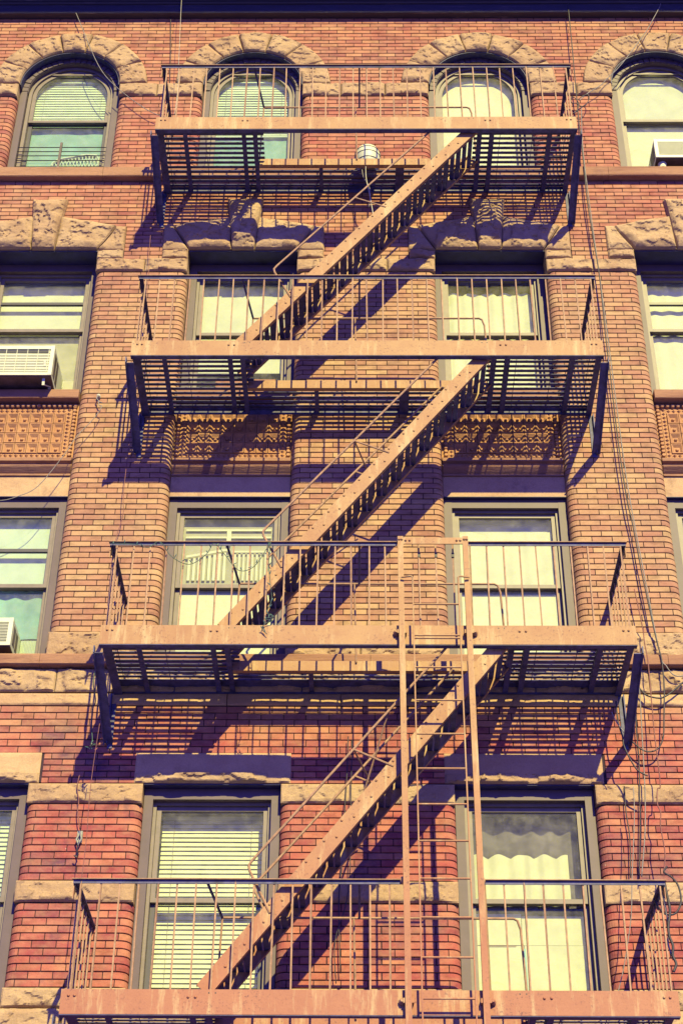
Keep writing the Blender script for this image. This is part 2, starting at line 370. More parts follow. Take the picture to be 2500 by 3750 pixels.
def courses(z0, z1, ivs, single=False, phase=0):
    global SINGLE
    n = max(1, round((z1-z0)/0.0718)); p = (z1-z0)/n
    for k in range(n):
        za = z0+k*p+JH/2; zb = z0+(k+1)*p-JH/2; par = (k+phase) % 2
        for (xl, xr, rl, rr) in ivs:
            for (a, b) in clip(zb if z1 > SPRING else za, [(xl, xr)]):
                L_ = rl and a == xl; R_ = rr and b == xr
                off = 0.105 if par else 0.218
                xs = []
                if L_ or R_:
                    m = a+off if L_ else a; e = b-off-0.008 if R_ else b
                    q = max(1, round((e-m)/0.228)); w = (e-m)/q
                    xs = [m+w*i for i in range(q+1)]
                    if not L_ and par: xs = [a] + [x-w/2 for x in xs[1:]] + [e]
                else:
                    g0 = math.floor((a-0.114*par)/0.228)*0.228+0.114*par
                    xs = [a]; x = g0+0.228
                    while x < b-0.02:
                        if x > a+0.02: xs.append(x+random.uniform(-.004, .004))
                        x += 0.228
                    xs.append(b)
                SINGLE = single
                if L_: put_brick(corner_st(a, xs[0]-JV/2, -1), za, zb, single, ('L', par, round(zb-za, 4)))
                for i in range(len(xs)-1):
                    x0 = xs[i]+(JV/2 if (i or L_) else 0.001); x1 = xs[i+1]-(JV/2 if (i < len(xs)-2 or R_) else 0.001)
                    if x1-x0 < 0.012: continue
                    put_brick([(x0, 0, 0, -1), (x1, 0, 0, -1)], za, zb, single, ('S', round(x1-x0, 2), round(zb-za, 4)))
                if R_: put_brick(corner_st(b, xs[-1]+JV/2, 1), za, zb, single, ('R', par, round(zb-za, 4)))
RP = [(a, b, a > XL, b < XR) for a, b in PIERS]
FULL = [(XL, XR, False, False)]
courses(SPRING-0.0, 3.40, FULL)
courses(0.28, 1.735, RP)
courses(-0.73, 0.097, FULL)
courses(-1.29, -0.73, [(XL, -2.45, 0, 0), (-0.435, 0.04, 0, 0), (2.03, 3.075, 0, 0), (5.09, 5.535, 0, 0), (7.53, XR, 0, 0)])
courses(-6.657, -1.505, RP)
courses(-8.06, -7.53, FULL)
courses(-8.385, -8.06, [(-0.64, 0.27, 0, 0), (1.79, 3.31, 0, 0), (4.885, 5.77, 0, 0), (7.3, XR, 0, 0)], False, 1)
low = [r for r in RP if r[0] > XL and r[0] < 7]
courses(-9.39, -8.605, RP)
courses(-10.415, -9.615, [r for r in RP if r not in low])
courses(-10.415, -9.615, low, True, 1)
courses(-12.3, -10.95, FULL)
# the bricks of the lowest course group, which show largest, are objects of their own (at most 300); the rest is one mass
singles.sort(key=lambda s: (abs(sum(p[0] for p in s[1])/len(s[1]) - 2.4) > 3.6, abs(s[2]+10.0)))
cache = {}
for n_, (key, st, z0, z1) in enumerate(singles):
    if n_ >= 290: swept(brickwork, st, z0, z1, random.uniform(-.0015, .0025)); continue
    ox = sum(p[0] for p in st)/len(st) if key[0] == 'S' else (st[0][0] if key[0] == 'R' else st[-1][0])
    if key not in cache:
        g = MB(); swept(g, [(x-ox, y, a, b) for x, y, a, b in st], 0, z1-z0); me = g.mesh('brick'); me.materials.append(M['brick'])
        cache[key] = bpy.data.objects.new('brick', me); place(cache[key], bld, (ox, random.uniform(-.002, .001), z0))
    else: inst(cache[key], bld, (ox, random.uniform(-.002, .001), z0))
obj('brickwork', brickwork, 'brick', bld, kind='stuff')

# ---- stones
def rock(name, fn, nu, nv, proud=0.05, amp=0.035, seed=0, mat='stone', back=0.06, edge=0.10, ledge=True):
    """rock-faced block: fn(u, v) -> (x, z); the face bulges and breaks in ledges, the arrises stay tight"""
    g = MB(); off = Vector((seed*7.13, seed*3.7, seed*1.9))
    idx = {}
    for j in range(nv+1):
        for i in range(nu+1):
            u = i/nu; v = j/nv; x, z = fn(u, v); q = Vector((x*3.6, z*4.6, 0))+off
            n1 = noise.fractal(q, 1.0, 2.1, 5)                       # broad lumps
            n2 = noise.turbulence(q*2.3, 4, False)
            h = 0.5+0.60*n1+0.16*(n2-0.6)
            if ledge:
                t = h*2.6+0.25*noise.noise(q*5); fl = math.floor(t); fr = t-fl
                h = 0.45*h+0.55*(fl+min(1, max(0, (fr-0.40)/0.14)))/2.6
            e = min(u*nu, (1-u)*nu, 1e9)/nu*1.0; eu = min(1, min(u, 1-u)/edge*0.5); ev = min(1, min(v, 1-v)/(edge*2.2))
            k = min(eu, ev); k = math.sin(min(1, k)*math.pi/2)**0.7
            y = -(proud*0.35 + (proud*0.65+amp*1.45*(h-0.5))*k)
            if i in (0, nu) or j in (0, nv): y = -proud*0.2
            jx = 0.0022*noise.noise(q*9) if 0 < i < nu and 0 < j < nv else 0
            idx[i, j] = len(g.v); g.v.append((x+jx, y, z+jx))
    for j in range(nv):
        for i in range(nu): g.f.append((idx[i, j], idx[i+1, j], idx[i+1, j+1], idx[i, j+1]))
    ring = [(i, 0) for i in range(nu)]+[(nu, j) for j in range(nv)]+[(i, nv) for i in range(nu, 0, -1)]+[(0, j) for j in range(nv, 0, -1)]
    b0 = len(g.v)
    for r_ in ring: x, y, z = g.v[idx[r_]]; g.v.append((x, back, z))
    n = len(ring)
    for k in range(n): a = idx[ring[k]]; b = idx[ring[(k+1) % n]]; g.f.append((b, a, b0+k, b0+(k+1) % n))
    g.f.append(tuple(b0+k for k in range(n)))
    return obj(name, g, mat, bld)
G_ = 0.004
def quad(a, b, c, d):                                    # corners: lower-left, lower-right, upper-right, upper-left
    def f(u, v):
        return (a[0]*(1-u)*(1-v)+b[0]*u*(1-v)+c[0]*u*v+d[0]*(1-u)*v, a[1]*(1-u)*(1-v)+b[1]*u*(1-v)+c[1]*u*v+d[1]*(1-u)*v)
    return f
def rect(x0, x1, z0, z1): return quad((x0+G_, z0+G_), (x1-G_, z0+G_), (x1-G_, z1-G_), (x0+G_, z1-G_))
def nn(l): return max(5, int(l/0.014))
seed = 1
def rock_rect(name, x0, x1, z0, z1, **k):
    global seed; seed += 1
    return rock(name, rect(x0, x1, z0, z1), nn(x1-x0), nn(z1-z0), seed=seed, **k)
def split(x0, x1, w):                                    # uneven stone lengths
    n = max(1, round((x1-x0)/w)); xs = [x0+(x1-x0)*k/n for k in range(n+1)]
    for k in range(1, n): xs[k] += random.uniform(-.12, .12)*w
    return list(zip(xs[:-1], xs[1:]))
for c in CEN:                                            # seven voussoirs to each arch
    for k in range(7):
        seed += 1; a1 = math.pi*(1-k/7)-0.006; a0 = math.pi*(1-(k+1)/7)+0.006
        def fn(u, v, a0=a0, a1=a1, c=c):
            a = a1+(a0-a1)*u; r = RI+0.002+(RO-RI-0.004)*v; return (c+r*math.cos(a), SPRING+0.003+r*math.sin(a))
        rock('arch_stone', fn, 30, 26, proud=0.06, amp=0.042, seed=seed, back=0.13)
for xl, xr in PIERS:                                     # impost band between the arches
    for a, b in split(xl, xr, 0.62): rock_rect('impost_stone', a, b, 1.738, SPRING, proud=0.055, amp=0.04, back=0.2)
for i, c in enumerate(CEN):                              # flat arches with keystones
    a, b = BAYS[i]; sh = 0.0
    kt, kb = 0.225, 0.14
    seed += 1; rock('keystone', quad((c-kb, -1.137), (c+kb, -1.137), (c+kt, -0.28), (c-kt, -0.28)), 26, 60, proud=0.12, amp=0.06, seed=seed, back=0.3)
    for s in (-1, 1):
        seed += 1
        P = [(c+s*(kb+.008), -1.13), (c+s*0.665, -1.13), (c+s*0.885, -0.735), (c+s*(kt-.055), -0.575)]
        P = P if s > 0 else [P[1], P[0], P[3], P[2]]
        rock('lintel_stone', quad(*P), 44, 36, proud=0.085, amp=0.05, seed=seed, back=0.3)
        seed += 1
        P = [(c+s*0.672, -1.146), (c+s*1.0, -1.146), (c+s*1.0, -0.733), (c+s*0.894, -0.733)]
        P = P if s > 0 else [P[1], P[0], P[3], P[2]]
        rock('lintel_stone', quad(*P), 22, 32, proud=0.05, amp=0.035, seed=seed, back=0.3)
        x0, x1 = sorted((c+s*0.675, c+s*1.0)); rock_rect('jamb_stone', x0, x1, -1.293, -1.150, proud=0.05, amp=0.035, back=0.3)
for xl, xr in PIERS:
    for a, b in split(xl, xr, 0.5): rock_rect('band_stone', a, b, -1.502, -1.297, proud=0.05, amp=0.04, back=0.3)
    for a, b in split(xl, xr, 0.8): rock_rect('capital_stone', a, b, -6.965, -6.66, proud=0.05, amp=0.05, back=0.3)
    for a, b in split(xl, xr, 1.3): rock_rect('band_stone', a, b, -8.60, -8.389, proud=0.04, amp=0.035, back=0.3)
    for a, b in split(xl, xr, 1.3): rock_rect('band_stone', a, b, -9.61, -9.394, proud=0.04, amp=0.035, back=0.3)
    for a, b in split(xl, xr, 1.0): rock_rect('band_stone', a, b, -10.61, -10.42, proud=0.05, amp=0.04, back=0.3)
for a, b in split(XL, XR, 1.15): rock_rect('band_stone', a, b, -7.375, -7.103, proud=0.05, amp=0.055)
for a, b in split(XL, XR, 1.3): rock_rect('band_stone', a, b, -7.525, -7.385, proud=0.02, amp=0.012, mat='smooth')
for a, b in split(XL, XR, 1.3): rock_rect('base_stone', a, b, -10.94, -10.615, proud=0.10, amp=0.04)
for a, b in BAYS:                                        # heavy lintels of the lowest storey: smooth face, broken lower edge
    seed += 1
    def fn(u, v, a=a, b=b): return (a-0.095+(b-a+0.19)*u, -8.383+0.325*v)
    g = rock('lintel', fn, 110, 26, proud=0.025, amp=0.006, seed=seed, back=0.3, ledge=False, mat='smooth')
    seed += 1
    def fn2(u, v, a=a, b=b): return (a-0.09+(b-a+0.18)*u, -8.381+0.10*v)
    rock('lintel_edge', fn2, 110, 9, proud=0.052, amp=0.055, seed=seed, back=-0.006)

def profile_run(name, prof, x0, x1, mat, w=None):
    out = []
    for a, b in (split(x0, x1, w) if w else [(x0, x1)]):
        out.append(obj(name, MB().prism_x(prof, a+0.002, b-0.002), mat, bld))
    return out
profile_run('sill', [(0.30, 0.10), (-0.085, 0.10), (-0.095, 0.11), (-0.095, 0.26), (-0.085, 0.272), (0.30, 0.278)], XL, XR, 'sill', 1.55)
profile_run('ledge', [(0.30, -7.10), (-0.085, -7.10), (-0.10, -7.09), (-0.10, -6.985), (-0.09, -6.972), (0.30, -6.966)], XL, XR, 'sill', 1.55)
for a, b in BAYS:
    profile_run('sill', [(0.35, -3.505), (-0.005, -3.505), (-0.012, -3.495), (-0.012, -3.385), (0.0, -3.375), (0.35, -3.36)], a+.004, b-.004, 'sill')
    obj('spandrel', MB().box(a-0.01, b+0.01, 0.112, 0.45, -4.5, -3.36), 'terra', bld)
    profile_run('moulding', [(0.3, -4.565), (0.075, -4.565), (0.075, -4.545), (0.10, -4.540), (0.10, -4.522), (0.085, -4.51), (0.040, -4.47), (0.030, -4.455), (0.040, -4.44), (0.085, -4.43), (0.085, -4.39), (0.045, -4.378), (0.045, -4.335), (0.07, -4.315), (0.3, -4.315)], a+.003, b-.003, 'sill')
    obj('lintel', MB().box(a+.002, b-.002, 0.095, 0.40, -4.842, -4.566), 'smooth', bld)
    obj('soffit_board', MB().box(a+.003, b-.003, 0.09, 0.40, -4.850, -4.8425), 'dark_paint', bld)  # dark boards added to imitate shade under the opening heads
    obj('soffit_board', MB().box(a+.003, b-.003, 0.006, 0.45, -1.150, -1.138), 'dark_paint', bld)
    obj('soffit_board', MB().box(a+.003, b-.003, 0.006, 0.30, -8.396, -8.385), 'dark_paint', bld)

# terracotta panels: square tiles with a button, faceted border, roundels
def tile_mesh(w, h):
    g = MB(); e = 0.006
    o_ = [(-w/2+.002, 0, 0), (w/2-.002, 0, 0), (w/2-.002, 0, h-.004), (-w/2+.002, 0, h-.004)]
    f_ = [(x*0.97, -0.022, z*0.97+0.002) for x, y, z in o_]
    r_ = [(x*0.84, -0.022, z*0.84+h*.08) for x, y, z in o_]
    m_ = [(x*0.45, 0.006, (z-h*.40)*0.40+h*.40) for x, y, z in o_]
    vs = o_+f_+r_+m_; fs = []
    for L in range(3):
        for k in range(4): a = L*4+k; b = L*4+(k+1) % 4; fs.append((a, b, b+4, a+4))
    fs.append((12, 13, 14, 15)); g.add(vs, fs)
    g.lathe([(0.019, -0.008), (0.019, 0.006), (0.016, 0.014), (0.009, 0.019)], (0, 0, h*.40), 'y', 10); return g
def diamond_mesh(w, h):
    g = MB(); c = (0, -0.028, h/2)
    g.add([(-w/2, 0, h/2), (0, 0, 0), (w/2, 0, h/2), (0, 0, h), c], [(0, 1, 4), (1, 2, 4), (2, 3, 4), (3, 0, 4)])
    g.add([(-w/2, -.004, 0), (w/2, -.004, 0), (w/2, -.004, h), (-w/2, -.004, h)], [(0, 1, 2, 3)]); return g
def mk(name, g, mat):
    me = g.mesh(name); me.materials.append(M[mat]); return me
TW, TH = 0.134, 0.144
tm = mk('tile', tile_mesh(TW, TH), 'terra'); dmv = mk('facet', diamond_mesh(0.060, 0.0545), 'terra'); dmh = mk('facet', diamond_mesh(0.06, 0.062), 'terra')
rm = mk('roundel', MB().lathe([(0.024, -0.03), (0.024, 0.018), (0.019, 0.028), (0.010, 0.031)], (0, 0, 0), 'y', 12), 'terra')
for (a, b) in BAYS:
    c = (a+b)/2
    def pc(me, x, y, z, rz=0):
        o = bpy.data.objects.new(me.name.split('.')[0], me); place(o, bld, (x, y, z)); o.rotation_euler = (random.uniform(-.02, .02), random.uniform(-.012, .012), random.uniform(-.02, .02))
    for i in range(8):
        for j in range(4): pc(tm, c+(i-3.5)*TW, 0.108+random.uniform(-.006, .004), -4.236+j*TH)
    for s in (-1, 1):
        for j in range(13): pc(dmv, c+s*0.568, 0.108, -4.29+j*0.0548)
        for j in range(14): pc(rm, c+s*0.632, 0.105, -4.265+j*0.0535)
    for i in range(18):
        pc(dmh, c+(i-8.5)*0.0598, 0.106, -3.652); pc(dmh, c+(i-8.5)*0.0598, 0.106, -4.298)
    for i in range(22): pc(rm, c+(i-10.5)*0.0605, 0.098, -3.556)

# cornice (the building's own)
cor = MB()
prof = [(0.3, 3.372), (-0.10, 3.372), (-0.115, 3.39), (-0.115, 3.53)]
for k, z in enumerate((3.53, 3.585, 3.64, 3.70, 3.765, 3.83)):
    y = -0.115-0.018*k; prof += [(y-0.02, z+0.004), (y-0.035, z+0.02), (y-0.02, z+0.038), (y-0.004, z+0.044)]
prof += [(-0.26, 3.95), (-0.92, 4.00), (-0.97, 4.05), (-1.03, 4.09), (-1.03, 4.35), (0.3, 4.4)]
obj('cornice', MB().prism_x(prof, XL, XR), 'cornice', bld)

# ---------------------------------------------------------------- windows
def rect_frame(g, x0, x1, z0, z1, w, wt, wb, y0, y1):
    g.box(x0, x0+w, y0, y1, z0, z1); g.box(x1-w, x1, y0, y1, z0, z1)
    g.box(x0+w, x1-w, y0+.002, y1-.002, z1-wt, z1); g.box(x0+w, x1-w, y0+.002, y1-.002, z0, z0+wb)
def window(x0, x1, z0, z1, mz, yc, ys, bars=(), glass=('glass', 'glass'), arch=None, cas=0.088, dark_low=False):
    w = thing('window', None, None, ((x0+x1)/2, yc, z0), parent=bld)
    if arch is None:
        g = MB(); rect_frame(g, x0, x1, z0, z1, cas, 0.11, 0.05, yc, 0.5); obj('casing', g, 'taupe', w)
        g = MB(); rect_frame(g, x0+cas, x1-cas, z0+.05, z1-.11, 0.032, 0.032, 0.03, ys-0.03, 0.49); obj('stop', g, 'sash', w)
        a, b, zt, zb = x0+cas+.034, x1-cas-.034, z1-.144, z0+.082
        g = MB(); rect_frame(g, a, b, mz-.025, zt, 0.045, 0.045, 0.045, ys, ys+.04); obj('sash', g, 'sash', w)
        obj('pane', MB().box(a+.046, b-.046, ys+.018, ys+.024, mz+.02, zt-.045), glass[0], w)
        g = MB(); rect_frame(g, a, b, zb, mz+.02, 0.045, 0.04, 0.06, ys+.045, ys+.085); obj('sash', g, 'dark_sash' if dark_low else 'sash', w)
        obj('pane', MB().box(a+.046, b-.046, ys+.063, ys+.069, zb+.06, mz-.02), glass[1], w)
        for z in bars:
            obj('glazing_bar', MB().box(a+.045, b-.045, ys+.002, ys+.038, z-.02, z+.02), 'dark_sash', w)
    else:
        c = (x0+x1)/2
        def ring(g, r0, r1, ya, yb, n=30, t0=0, t1=math.pi):
            vs = []; fs = []
            for k in range(n+1):
                t = t0+(t1-t0)*k/n; cs, sn = math.cos(t), math.sin(t)
                vs += [(c+r0*cs, ya, SPRING+r0*sn), (c+r1*cs, ya, SPRING+r1*sn), (c+r1*cs, yb, SPRING+r1*sn), (c+r0*cs, yb, SPRING+r0*sn)]
            for k in range(n):
                for q in range(4): p = k*4+q; p2 = k*4+(q+1) % 4; fs.append((p, p2, p2+4, p+4))
            fs += [(0, 1, 2, 3), tuple(n*4+q for q in (3, 2, 1, 0))]; g.add(vs, fs)
        for k in range(24):                                # painted header bricks round the arch
            g = MB(); ring(g, RI-.085, RI-.002, 0.11+random.uniform(-.006, .004), 0.22, 2, math.pi*k/24+.010, math.pi*(k+1)/24-.010); obj('header_brick', g, 'taupe', w)
        g = MB(); ring(g, RI-.012, RI-.001, 0.002, 0.105, 36); obj('soffit_lining', g, 'dark_paint', w)  # dark ring added to imitate shade under the arch
        g = MB(); ring(g, RI-.09, RI, 0.125, 0.5); g.box(x0, x0+cas, yc, 0.5, z0, SPRING); g.box(x1-cas, x1, yc, 0.5, z0, SPRING); g.box(x0+cas, x1-cas, yc+.05, .5, z0, z0+.05)
        obj('casing', g, 'taupe', w)
        r = RI-cas; g = MB(); ring(g, r-.045, r, ys-.03, .49); g.box(c-r, c-r+.045, ys-.03, .49, z0+.05, SPRING); g.box(c+r-.045, c+r, ys-.03, .49, z0+.05, SPRING); obj('stop', g, 'sash', w)
        r2 = r-.047
        g = MB(); ring(g, r2-.05, r2, ys, ys+.04); g.box(c-r2, c-r2+.05, ys, ys+.04, mz-.025, SPRING); g.box(c+r2-.05, c+r2, ys, ys+.04, mz-.025, SPRING)
        g.box(c-r2+.05, c+r2-.05, ys+.001, ys+.039, mz-.025, mz+.02); obj('sash', g, 'sash', w)
        rp = r2-.048; pts = [(c-rp, mz+.02)]+[(c-rp*math.cos(math.pi*k/24), SPRING+rp*math.sin(math.pi*k/24)) for k in range(25)]+[(c+rp, mz+.02)]
        n = len(pts); g = MB().add([(x, ys+.018, z) for x, z in pts]+[(x, ys+.024, z) for x, z in pts], [tuple(reversed(range(n))), tuple(range(n, 2*n))]+[(k, (k+1) % n, n+(k+1) % n, n+k) for k in range(n)])
        obj('pane', g, glass[0], w)
        g = MB(); rect_frame(g, c-r2, c+r2, z0+.08, mz+.02, 0.05, 0.045, 0.06, ys+.045, ys+.085); obj('sash', g, 'dark_sash' if dark_low else 'sash', w)
        obj('pane', MB().box(c-r2+.05, c+r2-.05, ys+.063, ys+.069, z0+.14, mz-.02), glass[1], w)
        obj('shade_head', MB().box(c-.42, c+.42, ys-.02, ys-.003, SPRING+.43, SPRING+.45), 'sash', w)
    return w
YA, YB, YC, YD = (0.12, 0.22), (0.24, 0.33), (0.14, 0.22), (0.10, 0.20)
for i, (a, b) in enumerate(BAYS):
    window(a+.004, b-.004, 0.28, None, 1.50, *YA, arch=True, glass=(('teal_glass', 'teal_glass') if i in (0, 1) else ('glass', 'glass')), dark_low=(i == 0))
    if i in (0, 3):
        window(a+.004, b-.004, -3.372, -1.151, -2.16, *YB, bars=(-1.72,))
    else:
        window(a+.004, b-.004, -3.372, -1.151, -2.22, *YB)
    window(a+.004, b-.004, -6.965, -4.852, -5.94, *YC, glass=(('teal_glass', 'teal_glass') if i == 0 else ('glass', 'glass')), bars=((-5.48,) if i in (0, 3) else ()))
    window(a+.004, b-.004, -10.62, -8.397, -9.50, *YD, dark_low=(i == 1), glass=(('teal_glass', 'teal_glass') if i == 0 else ('glass', 'glass')))

# ---- window dressings (they hang in the windows: things of their own; blue-green ones imitate reflected sky)
def sheet(name, x0, x1, z0, z1, y, mat, label, cat, fold=0.0, n=1, scallop=0.0, ph=0.0, group=None, nv=1):
    g = MB(); N = max(2, int((x1-x0)/0.012)) if fold or scallop else 2
    for t in (0, 0.004):
        for j in range(nv+1):
            for i in range(N+1):
                u = i/N; zz = z0+(z1-z0)*j/nv
                yy = y+fold*math.sin(u*n*2*math.pi+ph+0.8*math.sin(u*9+ph))*(0.6+0.4*j/nv)
                if j == nv: zz += scallop*abs(math.sin(u*n*math.pi*0.72+ph))
                g.v.append((x0+(x1-x0)*u, yy+t, zz))
    K = (N+1)*(nv+1)
    for t in (0, K):
        for j in range(nv):
            for i in range(N):
                a = t+j*(N+1)+i; q = (a, a+1, a+N+2, a+N+1); g.f.append(q if t == 0 else tuple(reversed(q)))
    return tag(obj(name, g, mat, smooth=bool(fold)), label, cat, group)
def W(i): a, b = BAYS[i]; return a+.14, b-.14
x0, x1 = W(0)
sheet('roller_shade', x0, x1, 1.50, 2.62, 0.33, 'paleteal', 'pale green and cream shade in the arched top of the leftmost top window', 'shade')
sheet('roller_shade', x0, x1, 0.42, 1.50, 0.35, 'teal', 'blue green cloth behind the lower sash of the leftmost arched window', 'shade', 0.004, 2)
def slats(name, x0, x1, z0, z1, y, pitch, label, mat='blind', tilt=0.6, w=0.028, n_max=60):
    t = thing(name, label, 'blind', ((x0+x1)/2, y, z0))
    g = MB(); c, s = math.cos(tilt)*w/2, math.sin(tilt)*w/2; L = (x1-x0)/2
    g.add([(-L, -c, -s), (L, -c, -s), (L, -c, -s+.0015), (-L, -c, -s+.0015), (-L, c, s), (L, c, s), (L, c, s+.0015), (-L, c, s+.0015)],
          [(0, 1, 2, 3), (5, 4, 7, 6), (3, 2, 6, 7), (1, 0, 4, 5), (0, 3, 7, 4), (2, 1, 5, 6)])
    me = mk('slat', g, mat); n = min(n_max, int((z1-z0)/pitch))
    for k in range(n):
        o = bpy.data.objects.new('slat', me); place(o, t, ((x0+x1)/2, y, z1-.02-k*pitch)); o.rotation_euler = (random.uniform(-.08, .08), random.uniform(-.003, .003), 0)
    for fx in (0.12, 0.88):
        obj('cord', MB().tube([(x0+(x1-x0)*fx, y-.016, z1), (x0+(x1-x0)*fx, y-.016, z0)], .0022, 4), 'sash', t)
    obj('head_rail', MB().box(x0, x1, y-.02, y+.02, z1-.005, z1+.03), mat, t)
    obj('bottom_rail', MB().box(x0, x1, y-.012, y+.012, z1-.03-n*pitch, z1-.012-n*pitch), mat, t); return t
x0, x1 = W(0)
slats('venetian_blind', x0+.03, x1-.03, 1.52, 2.36, 0.32, 0.05, 'cream slatted blind in the upper sash of the leftmost arched window', tilt=1.32, w=.053)
x0, x1 = W(1)
slats('venetian_blind', x0+.03, x1-.03, 1.30, 2.36, 0.32, 0.05, 'cream slatted blind in the arched window behind the top left of the fire escape', tilt=1.32, w=.053)
sheet('curtain', x0, x1, 0.42, 2.60, 0.35, 'teal', 'blue green curtain behind the blind of the second arched window', 'curtain', 0.003, 6)
x0, x1 = W(2)
sheet('roller_shade', x0, x1, 0.42, 2.60, 0.33, 'cream', 'cream shade filling the third arched window, right of the wall globe', 'shade')
x0, x1 = W(3)
sheet('roller_shade', x0, x1, 1.5, 2.60, 0.33, 'pale', 'pale shade in the upper sash of the rightmost arched window', 'shade')
sheet('roller_shade', x0, x1, 0.42, 1.55, 0.33, 'cream', 'cream shade behind the air conditioner of the rightmost arched window', 'shade')
x0, x1 = W(0)
sheet('roller_shade', x0, x1, -2.16, -1.2, 0.44, 'pale', 'pale upper shade in the left window above the air conditioner', 'shade')
sheet('roller_shade', x0, x1, -3.30, -2.16, 0.45, 'olive', 'olive beige lower shade behind the left air conditioner', 'shade')
x0, x1 = W(1)
sheet('roller_shade', x0, x1, -2.75, -1.2, 0.45, 'pale', 'pale shade in the second storey-down window left of the upper stair', 'shade')
sheet('cardboard_sheet', x0+.25, x1-.1, -3.32, -2.85, 0.44, 'orange_card', 'orange brown bamboo mat at the foot of the window under the second balcony', 'mat')
x0, x1 = W(2)
sheet('curtain', x0, x1, -3.32, -1.50, 0.44, 'cream', 'cream pleated curtain with wavy top in the window right of the upper stair', 'curtain', 0.010, 7, 0.05)
x0, x1 = W(3)
sheet('curtain', x0, x1, -3.15, -1.2, 0.44, 'cream', 'cream curtain in the window at the right edge above the tiled panel', 'curtain', 0.006, 6)
x0, x1 = W(0)
sheet('roller_shade', x0, x1, -5.94, -4.9, 0.33, 'pale', 'pale blue green shade in the left window beside the brick pier of the third balcony', 'shade')  # pale sheet imitates sky reflected in this pane
sheet('curtain', x0, x1, -6.55, -5.94, 0.33, 'teal', 'wavy blue green curtain in the lower sash of the left window', 'curtain', 0.012, 4)
x0, x1 = W(1)
sheet('roller_shade', x0, x1, -5.94, -4.9, 0.31, 'olive', 'greenish shade in the upper sash of the window behind the string lights', 'shade')  # green-beige sheet imitates the reflection in this pane
sheet('roller_shade', x0, x1, -6.85, -5.94, 0.29, 'cream', 'cream shade in the lower sash of the window behind the string lights', 'shade')
x0, x1 = W(2)
sheet('curtain', x0, x1, -5.94, -5.22, 0.29, 'cream', 'cream valance curtain in the upper sash behind the ladder top', 'curtain', 0.008, 5, 0.03, nv=1)
sheet('roller_shade', x0, x1, -5.94, -4.9, 0.35, 'pale', 'pale green shade behind the valance of the window behind the ladder top', 'shade')
sheet('roller_shade', x0, x1, -6.85, -5.94, 0.3, 'cream', 'cream shade in the lower sash behind the ladder top', 'shade')
x0, x1 = W(3)
sheet('curtain', x0, x1, -6.85, -4.9, 0.31, 'cream', 'cream curtain in the window cut by the right edge at the third balcony', 'curtain', 0.01, 6)
x0, x1 = W(0)
slats('venetian_blind', x0+.03, x1-.03, -10.5, -8.62, 0.34, 0.047, 'cream slatted blind in the window cut by the left edge at the lowest storey', tilt=1.2, w=.049)
x0, x1 = W(1)
slats('venetian_blind', x0+.03, x1-.03, -10.5, -8.60, 0.38, 0.047, 'cream slatted blind in the large window behind the lowest left balcony rail', tilt=1.2, w=.049)
x0, x1 = W(2)
sheet('cafe_curtain', x0, x1-.13, -9.50, -9.02, 0.33, 'cafe', 'short cream cafe curtain with scalloped top in the window right of the ladder', 'curtain', 0.012, 6, 0.045, ph=0.6)
sheet('curtain', x0, x1, -9.5, -8.5, 0.39, 'greyscreen', 'dark grey curtain above and behind the short cafe curtain', 'curtain', 0.02, 5)
bx = thing('cardboard_sheets', 'pale creased cardboard sheets filling the lower sash right of the ladder', 'cardboard', ((x0+x1)/2, 0.33, -10.5))
cz = (-10.5, -9.90, -9.60)
obj('sheet', MB().box(x0+.02, x0+.46, .325, .335, -9.885, -9.58), 'card', bx); obj('sheet', MB().box(x0+.465, x1-.02, .33, .34, -9.885, -9.60), 'card', bx)
obj('sheet', MB().box(x0+.02, x0+.475, .33, .34, -10.5, -9.89), 'card', bx); obj('sheet', MB().box(x0+.48, x1-.02, .325, .335, -10.5, -9.89), 'card', bx)
obj('tape', MB().box(x0+.468, x0+.488, .320, .324, -10.5, -9.92), 'tape', bx)
obj('tape', MB().box(x0+.10, x0+.40, .320, .324, -9.897, -9.893), 'orange_card', bx)

